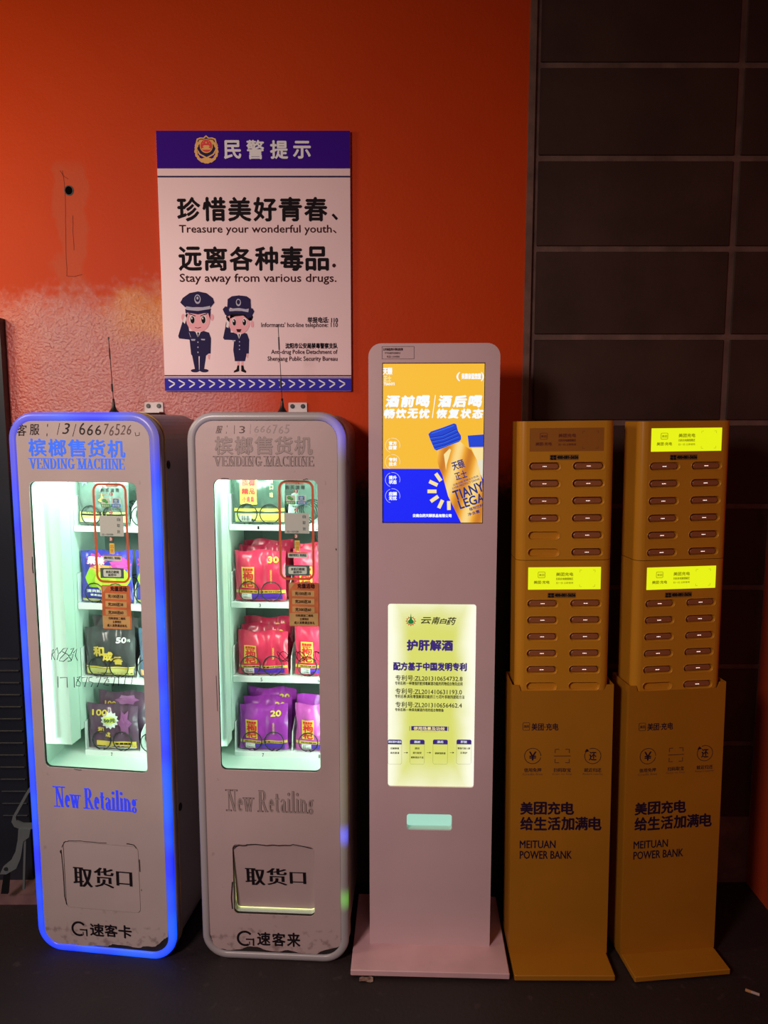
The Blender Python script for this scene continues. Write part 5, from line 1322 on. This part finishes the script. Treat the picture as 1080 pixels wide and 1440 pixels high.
# calligraphy of the maker's name and its sun-and-pagoda emblem
for c, x0, y0, x1, y1 in (('云', 260, 500, 310, 532), ('南', 318, 498, 352, 534), ('白', 358, 506, 388, 532), ('药', 393, 500, 434, 538)):
    text(mb, c, lrect(x0, y0, x1, y1), yy, BRK, bold=.0006, italic=.3)
mb.build('lettering', lb, 'brush-written maker name'); mb = MB()
ec = luv(208, 519)
for k in range(12):
    a = 2 * PI * k / 12; b1 = .0105; b2_ = .0165; s_ = .17
    mb.flat([(ec[0] + b1 * math.cos(a - s_), ec[1] + b1 * math.sin(a - s_)), (ec[0] + b2_ * math.cos(a), ec[1] + b2_ * math.sin(a)), (ec[0] + b1 * math.cos(a + s_), ec[1] + b1 * math.sin(a + s_))], yy, LR if k % 3 else LG)
mb.line(ell(*ec, .0112, .0112, 24, 0, 355), .0022, yy - .0001, LR)
mb.flat(ell(ec[0], ec[1] - .002, .0085, .0068, 18), yy - .0002, LG)
mb.flat([(ec[0] - .005, ec[1]), (ec[0] + .005, ec[1]), (ec[0] + .0012, ec[1] + .014), (ec[0], ec[1] + .024), (ec[0] - .0012, ec[1] + .014)], yy - .0003, LG)
mb.build('emblem', lb, 'green pagoda in a red sunburst')
mb = MB(); mb.plate(rr(slt[0] - .002, slt[1] - .002, slt[2] + .002, slt[3] + .002, .009, 5), [], .026, .028, MINT)
mb.plate(rr(slt[0] - .003, slt[1] - .003, slt[2] + .003, slt[3] + .003, .009, 5), [rr(slt[0], slt[1], slt[2], slt[3], .008, 5)], .0062, .028, INNER); mb.build('outlet_slot', kiosk, 'mint lit outlet slot')
mb = MB(); r_ = kr(537, 487, 582.5, 505)
mb.plate([(r_[0], r_[1]), (r_[2], r_[1]), (r_[2], r_[3]), (r_[0], r_[3])], [[(r_[0] + .001, r_[1] + .001), (r_[2] - .001, r_[1] + .001), (r_[2] - .001, r_[3] - .001), (r_[0] + .001, r_[3] - .001)]], -.0005, 0, LETTER_EDGE)
text(mb, '公安局监制天颐自助售', kr(538.5, 489.5, 566.5, 493), -.0005, INK, bold=.0002); text(mb, '许可证编号设备登记', kr(541, 495, 563, 497.8), -.0005, LETTER_EDGE, bold=.0001); text(mb, '电话:13898880', kr(544, 500, 562, 503), -.0005, LETTER_EDGE, bold=.0001)
mb.build('registration_sticker', kiosk, 'small printed registration sticker')

# ================================================================== CHARGING CABINETS
SCR_LIT = glow('cabinet_screen_lit', (0.80, 0.88, 0.006), 1.0)
SCR_OFF = mat('cabinet_screen_off', (0.36, 0.13, 0.02), 0.3)
SINK2 = glow('cabinet_screen_ink', (0.22, 0.22, 0.0), 0.9)
SINK3 = mat('cabinet_screen_ink_off', (0.15, 0.025, 0.012), 0.5)
QF = Frame(*floor_pt(716, 1340, .02).to_2d(), -0.9, -0.62)
# local layout taken once from the first cabinet and shared by both
QW = QF.uv(853, 1342)[0]
ST = QF.uv(790, 963)[1]
mx0, mx1 = QF.uv(729, 600)[0], QF.uv(866.5, 600)[0]
MT = QF.uv(795, 591.5)[1]; MM = QF.uv(795, 788)[1]
MP = MT - MM
colx = [(QF.uv(745.0, 704)[0], QF.uv(787.0, 704)[0]), (QF.uv(806.5, 704)[0], QF.uv(849.0, 704)[0])]
rows = [MT - QF.uv(790, y)[1] for y in (655.5, 680, 704.5, 729, 753, 777)]
scr_ = QF.rect(743, 797.5, 845.5, 829); scr_ = (scr_[0], MM - scr_[3], scr_[2], MM - scr_[1])
MDEP = .105


def cabinet(frame, lab, lit, filled, where):
    root = empty('charging_cabinet', frame.mw); tag(root, lab, 'charging cabinet', 'amber power bank cabinets')
    # steel stand
    notch = ST - .018
    mb = MB(); mb.plate([(0, .02), (QW, .02), (QW, ST), (QW - .020, ST), (QW - .026, notch), (.026, notch), (.020, ST), (0, ST)], [], 0, .0025, AMBERS)
    mb.box(0, .0025, .02, .0025, MDEP + .01, ST, AMBERS); mb.box(QW - .0025, .0025, .02, QW, MDEP + .01, ST, AMBERS); mb.box(0, MDEP + .01, .02, QW, MDEP + .0125, ST, AMBERS)
    mb.build('stand', root)
    mb = MB(); mb.bbox(.002, -.092, .003, QW - .001, .15, .020, AMBERS, .002); mb.build('base_plate', root)
    for k in (0, 1):
        zt = MT - MP * k - .0008; zb = zt - MP + .0016
        if k: zb = notch - .03
        mb = MB(); r_ = .024; y0 = .004
        prof = []
        for i in range(7): a = R(180 + 90 * i / 6); prof.append((mx0 + r_ + r_ * math.cos(a), y0 + r_ + r_ * math.sin(a)))
        prof2 = [(mx1 - r_ + r_ * math.cos(R(270 + 90 * i / 6)), y0 + r_ + r_ * math.sin(R(270 + 90 * i / 6))) for i in range(7)]
        mb.loft([[(x, y, z) for z in (zb, zt)] for x, y in prof], AMBER, closed=False)
        mb.loft([[(x, y, z) for z in (zb, zt)] for x, y in prof2], AMBER, closed=False)
        full = prof + prof2 + [(mx1, MDEP), (mx0, MDEP)]
        mb.add([(x, y, zt) for x, y in full], [tuple(range(len(full)))], AMBER); mb.add([(x, y, zb) for x, y in full], [tuple(range(len(full) - 1, -1, -1))], AMBER)
        mb.box(mx0, r_, zb, mx0 + .003, MDEP, zt, AMBER); mb.box(mx1 - .003, r_, zb, mx1, MDEP, zt, AMBER); mb.box(mx0, MDEP - .003, zb, mx1, MDEP, zt, AMBER)
        holes = []
        for i, rz in enumerate(rows):
            for c0, c1 in colx:
                zc_ = zt - rz
                if zc_ - .0095 < zb + .002: continue
                holes.append((rr(c0 - .0025, zc_ - .0122, c1 + .0025, zc_ + .0122, .0121, 6), i, c0, c1, zc_))
        s_ = (scr_[0], zt - scr_[3], scr_[2], zt - scr_[1])
        lk = lit[k]
        fx0, fx1 = mx0 + r_, mx1 - r_
        mb.plate([(fx0, zb), (fx1, zb), (fx1, zt), (fx0, zt)], [h[0] for h in holes] + [rr(*s_, .001, 2)], y0, y0 + .003, AMBER, back=False)
        unit = mb.build('charging_unit', root)
        mb = MB()
        for h, i, c0, c1, zc_ in holes:   # flared lip then a tunnel
            cidx = 0 if c0 == colx[0][0] else 1
            l0 = [(x, y0 + .0001, z) for x, z in rr(c0 - .0042, zc_ - .0138, c1 + .0042, zc_ + .0138, .0137, 6)]
            l1 = [(x, y0 - .0012, z) for x, z in rr(c0 - .0030, zc_ - .0126, c1 + .0030, zc_ + .0126, .0125, 6)]
            l2 = [(x, y0 + .0015, z) for x, z in rr(c0 - .0015, zc_ - .0112, c1 + .0015, zc_ + .0112, .0111, 6)]
            l3 = [(x, y0 + .009, z) for x, z in rr(c0 + .001, zc_ - .0088, c1 - .001, zc_ + .0088, .0087, 6)]
            mb.loft([l0, l1, l2, l3], AMBER)
            if not filled(k, i, cidx): mb.add(l3, [tuple(range(len(l3)))], AMBER)
        mb.build('slot_rim', unit)
        mb = MB(); mb.plate(rr(s_[0] - .001, s_[1] - .001, s_[2] + .001, s_[3] + .001, .001, 2), [], y0 + .0005, y0 + .004, SCR_LIT if lk else SCR_OFF)
        scn = mb.build('display', unit, 'lit yellow-green display' if lk else 'dark display, switched off')
        mb = MB(); ik = SINK2 if lk else SINK3; sw, sh_ = s_[2] - s_[0], s_[3] - s_[1]; S_ = lambda a, b_, c, d__: (s_[0] + sw * a, s_[1] + sh_ * b_, s_[0] + sw * c, s_[1] + sh_ * d__)
        q = S_(.135, .52, .235, .80); mb.plate(rr(*q, .003, 3), [rr(q[0] + .0012, q[1] + .0012, q[2] - .0012, q[3] - .0012, .002, 3)], y0, y0 + .0004, ik)
        text(mb, '美团', S_(.15, .6, .222, .71), y0, ik, bold=.0001); text(mb, '美团·充电', S_(.08, .26, .295, .40), y0, ik, bold=.0003)
        text(mb, '美团充电', S_(.385, .60, .62, .76), y0, ik, bold=.0003); text(mb, '扫码充电随借随还', S_(.385, .42, .62, .53), y0, ik, bold=.0002); text(mb, '扫一扫 立即使用', S_(.385, .25, .62, .34), y0, ik, bold=.0001)
        q = S_(.71, .12, .92, .86); mb.line([(q[0], q[1] + .006), (q[0], q[1]), (q[0] + .006, q[1])], .0008, y0, ik); mb.line([(q[2] - .006, q[3]), (q[2], q[3]), (q[2], q[3] - .006)], .0008, y0, ik)
        mb.line([(q[2] - .006, q[1]), (q[2], q[1]), (q[2], q[1] + .006)], .0008, y0, ik); mb.line([(q[0] + .006, q[3]), (q[0], q[3]), (q[0], q[3] - .006)], .0008, y0, ik)
        mb.build('lettering', scn)
        mb = MB(); zc_ = s_[1] - .0165
        c = (mx0 + mx1) / 2 - .006; mb.plate(rr(c - .040, zc_ - .0075, c + .040, zc_ + .0075, .001, 2), [], y0 - .0003, y0, mat('number_label_brown', (0.26, 0.12, 0.02), 0.5) if 'number_label_brown' not in MATS else MATS['number_label_brown'])
        text(mb, '客服', (c - .038, zc_, c - .022, zc_ + .006), y0 - .0006, INK, bold=.0005); text(mb, '电话', (c - .038, zc_ - .0065, c - .022, zc_ - .001), y0 - .0006, INK, bold=.0005)
        text(mb, '400-081-5656', (c - .019, zc_ - .004, c + .038, zc_ + .0045), y0 - .0006, INK, bold=.0008)
        mb.build('service_label', unit)
        for h, i, c0, c1, zc_ in holes:
            cidx = 0 if c0 == colx[0][0] else 1
            if not filled(k, i, cidx): continue
            if (not POWER):
                mb = MB(); W2 = (c1 - c0) / 2 - .0022; H2 = .0080
                rings = [[(x, y, z) for x, z in rr(-W2 + q_, -H2 + q_, W2 - q_, H2 - q_, H2 - q_, 5)] for q_, y in ((0, .085), (0, .003), (.0008, .001), (.003, 0))]
                mb.loft(rings, BANKC); mb.add(rings[-1], [tuple(range(len(rings[-1]) - 1, -1, -1))], BANKC); mb.add(rings[0], [tuple(range(len(rings[0])))], BANKC)
                pb = mb.build('power_bank'); mb = MB()
                for q_ in range(4): mb.disc(-.0045 + q_ * .003, 0, .0009, -.0005, .0003, LEDW, 8)
                led = mb.build('indicator_lights', pb)
                POWER.append((pb, led))
            else:
                pb = POWER[0][0].copy(); COL.objects.link(pb); led = POWER[0][1].copy(); COL.objects.link(led); led.parent = pb
            pb.matrix_world = frame.at((c0 + c1) / 2, zc_, -(y0 + .0035))
            tag(pb, f'power bank, slot {("one", "two", "three", "four", "five", "six")[i]} of {("left", "right")[cidx]} column, {("upper", "lower")[k]} unit, {where}', 'power bank', 'power banks in the amber cabinets')
    # stand print
    P = lambda x0, y0, x1, y1: QF.rect(x0, y0, x1, y1)
    mb = MB(); y = -.0005
    q = P(735, 1016, 745, 1027); mb.plate(rr(*q, .003, 3), [rr(q[0] + .001, q[1] + .001, q[2] - .001, q[3] - .001, .002, 3)], y, 0, INKP); text(mb, '美团', P(736.7, 1019.5, 743.5, 1023.5), y, INKP, bold=.0001)
    text(mb, '美团·充电', P(747.5, 1017, 785, 1027), y, INKP, bold=.0004)
    for cx, g_ in ((749, '羊'), (833.5, '还')):
        c = QF.uv(cx, 1063); mb.line(ell(*c, .0235, .0235, 32, 125 if g_ == '还' else 0, 475 if g_ == '还' else 360), .0017, y, INKP); text(mb, g_ if g_ == '还' else '¥', P(cx - 5, 1057, cx + 5, 1069), y, INKP, bold=.0006)
        if g_ == '¥' or g_ == '羊': mb.build('printed_icon', root, 'yen sign in a circle'); mb = MB()
        if g_ == '还': mb.flat([(c[0] - .018, c[1] + .022), (c[0] - .024, c[1] + .012), (c[0] - .010, c[1] + .014)], y, INKP)
    mb.build('printed_icon', root, 'return character in a circled arrow'); mb = MB()
    if 1:
        for sx_ in (-1, 1):
            for sz_ in (-1, 1):
                c = QF.uv(790.5, 1063); a_ = .0205
                mb.line([(c[0] + sx_ * a_ * .45, c[1] + sz_ * a_), (c[0] + sx_ * a_, c[1] + sz_ * a_), (c[0] + sx_ * a_, c[1] + sz_ * a_ * .45)], .0018, y, INKP)
        mb.line([(c[0] - .024, c[1]), (c[0] + .024, c[1])], .0018, y, INKP)
    mb.build('printed_icon', root); mb = MB()
    for x_, t1_, t2_ in ((749, '信用免押', 'Credit free'), (790.5, '扫码取宝', 'Scan to buy'), (833.5, '就近归还', 'Return nearby')):
        text(mb, t1_, P(x_ - 12, 1080, x_ + 12, 1085.5), y, INKP, bold=.0002); text(mb, t2_, P(x_ - 14, 1087, x_ + 14, 1090), y, INKBR, bold=.0001)
    mb.build('icon_caption', root); mb = MB()
    for i, c in enumerate('美团充电'): text(mb, c, P(732 + i * 19.2, 1128, 749 + i * 19.2, 1145), y, INKP, bold=.0014)
    for i, c in enumerate('给生活加满电'): text(mb, c, P(732 + i * 19.2, 1149, 749.3 + i * 19.2, 1167), y, INKP, bold=.0014)
    text(mb, 'MEITUAN', P(731, 1182, 781, 1192.5), y, INKP, bold=.0005); text(mb, 'POWER BANK', P(731, 1196.5, 804, 1207.5), y, INKP, bold=.0005)
    mb.build('lettering', root, 'dark printed lettering and icons')
    return root


POWER = []
cabinet(QF, 'amber charging cabinet with one lit display, standing next to the pink kiosk', (False, True), lambda k, i, c: not ((k == 0 and c == 0 and i > 3) or (k == 1 and i == 5)), 'cabinet beside pink kiosk')
q5 = floor_pt(873.5, 1342.5, .02)
QF5 = Frame(q5.x, q5.y, 5.6, -0.62)
cabinet(QF5, 'amber charging cabinet with both displays lit, farthest from the pink kiosk', (True, True), lambda k, i, c: not (k == 1 and i == 5 and c == 0), 'cabinet with both displays lit')

# ================================================================== SMALL THINGS
BF = Frame(0, 2.262, 0)
GM = mat('dull_green_grey_metal', (0.17, 0.20, 0.20), 0.45, metal=0.4, var=0.15)
br_ = empty('folding_bracket', BF.at(*BF.uv(30, 1180), 0)); o0 = BF.uv(30, 1180)
tag(br_, 'grey metal folding bracket with a bolt, half hidden by the blue-lit machine', 'bracket')
bp = lambda pts: [(lambda q: (q[0] - o0[0], q[1] - o0[1]))(BF.uv(*p)) for p in pts]
mb = MB(); mb.plate(bp([(38, 1112), (18, 1148), (16, 1156), (20, 1163), (28, 1166), (56, 1166), (56, 1158), (32, 1158), (23, 1154), (22, 1149), (40, 1116), (56, 1100), (56, 1088)])[::-1], [], 0, .006, GM); mb.build('loop', br_)
mb = MB(); mb.plate(bp([(27, 1165), (44, 1165), (42, 1176), (34, 1182), (30, 1206), (24, 1220), (10, 1228), (1, 1228), (6, 1217), (17, 1208), (23, 1196), (26, 1180)])[::-1], [], -.006, 0, GM); mb.build('arm', br_)
mb = MB(); c = bp([(10, 1220)])[0]; mb.disc(c[0], c[1], .006, -.010, -.006, STEEL, 12); mb.build('bolt', br_)
mb = MB(); mb.plate(bp([(6, 1228), (14, 1226), (12, 1256), (2, 1256)])[::-1], [], -.004, .004, BLACKM); mb.plate(bp([(34, 1180), (37, 1180), (35, 1250), (32, 1250)])[::-1], [], -.002, .002, GM); mb.build('strut', br_)
p0 = floor_pt(1048, 1394); p1 = floor_pt(1068, 1401)
mb = MB(); mb.tube([(p0.x, p0.y, .0045), (p0.x * .6 + p1.x * .4, p0.y * .6 + p1.y * .4, .0045)], .0042, mat('cigarette_filter', (0.55, 0.28, 0.12), 0.8), 10)
mb.tube([(p0.x * .6 + p1.x * .4, p0.y * .6 + p1.y * .4, .0045), (p1.x, p1.y, .0045)], .004, mat('cigarette_paper', (0.55, 0.42, 0.38), 0.8), 10)
tag(mb.build('cigarette_butt'), 'pale cigarette butt lying alone on the dark pavement', 'litter')
pp = floor_pt(515, 1379)
mb = MB(); rnd = random.Random(12)
grid = [(pp.x - .02 + .008 * i, pp.y - .008 + .006 * j, .001 + rnd.uniform(0, .007)) for j in range(4) for i in range(6)]
mb.add(grid, [(j * 6 + i, j * 6 + i + 1, j * 6 + i + 7, j * 6 + i + 6) for j in range(3) for i in range(5)], mat('crumpled_wrapper', (0.35, 0.22, 0.18), 0.3, metal=0.3, var=0.4, vscale=90))
tag(mb.build('crumpled_wrapper'), 'small crumpled wrapper under the front edge of the kiosk foot', 'litter')

bpy.data.objects.remove(_to); bpy.data.curves.remove(_cu)
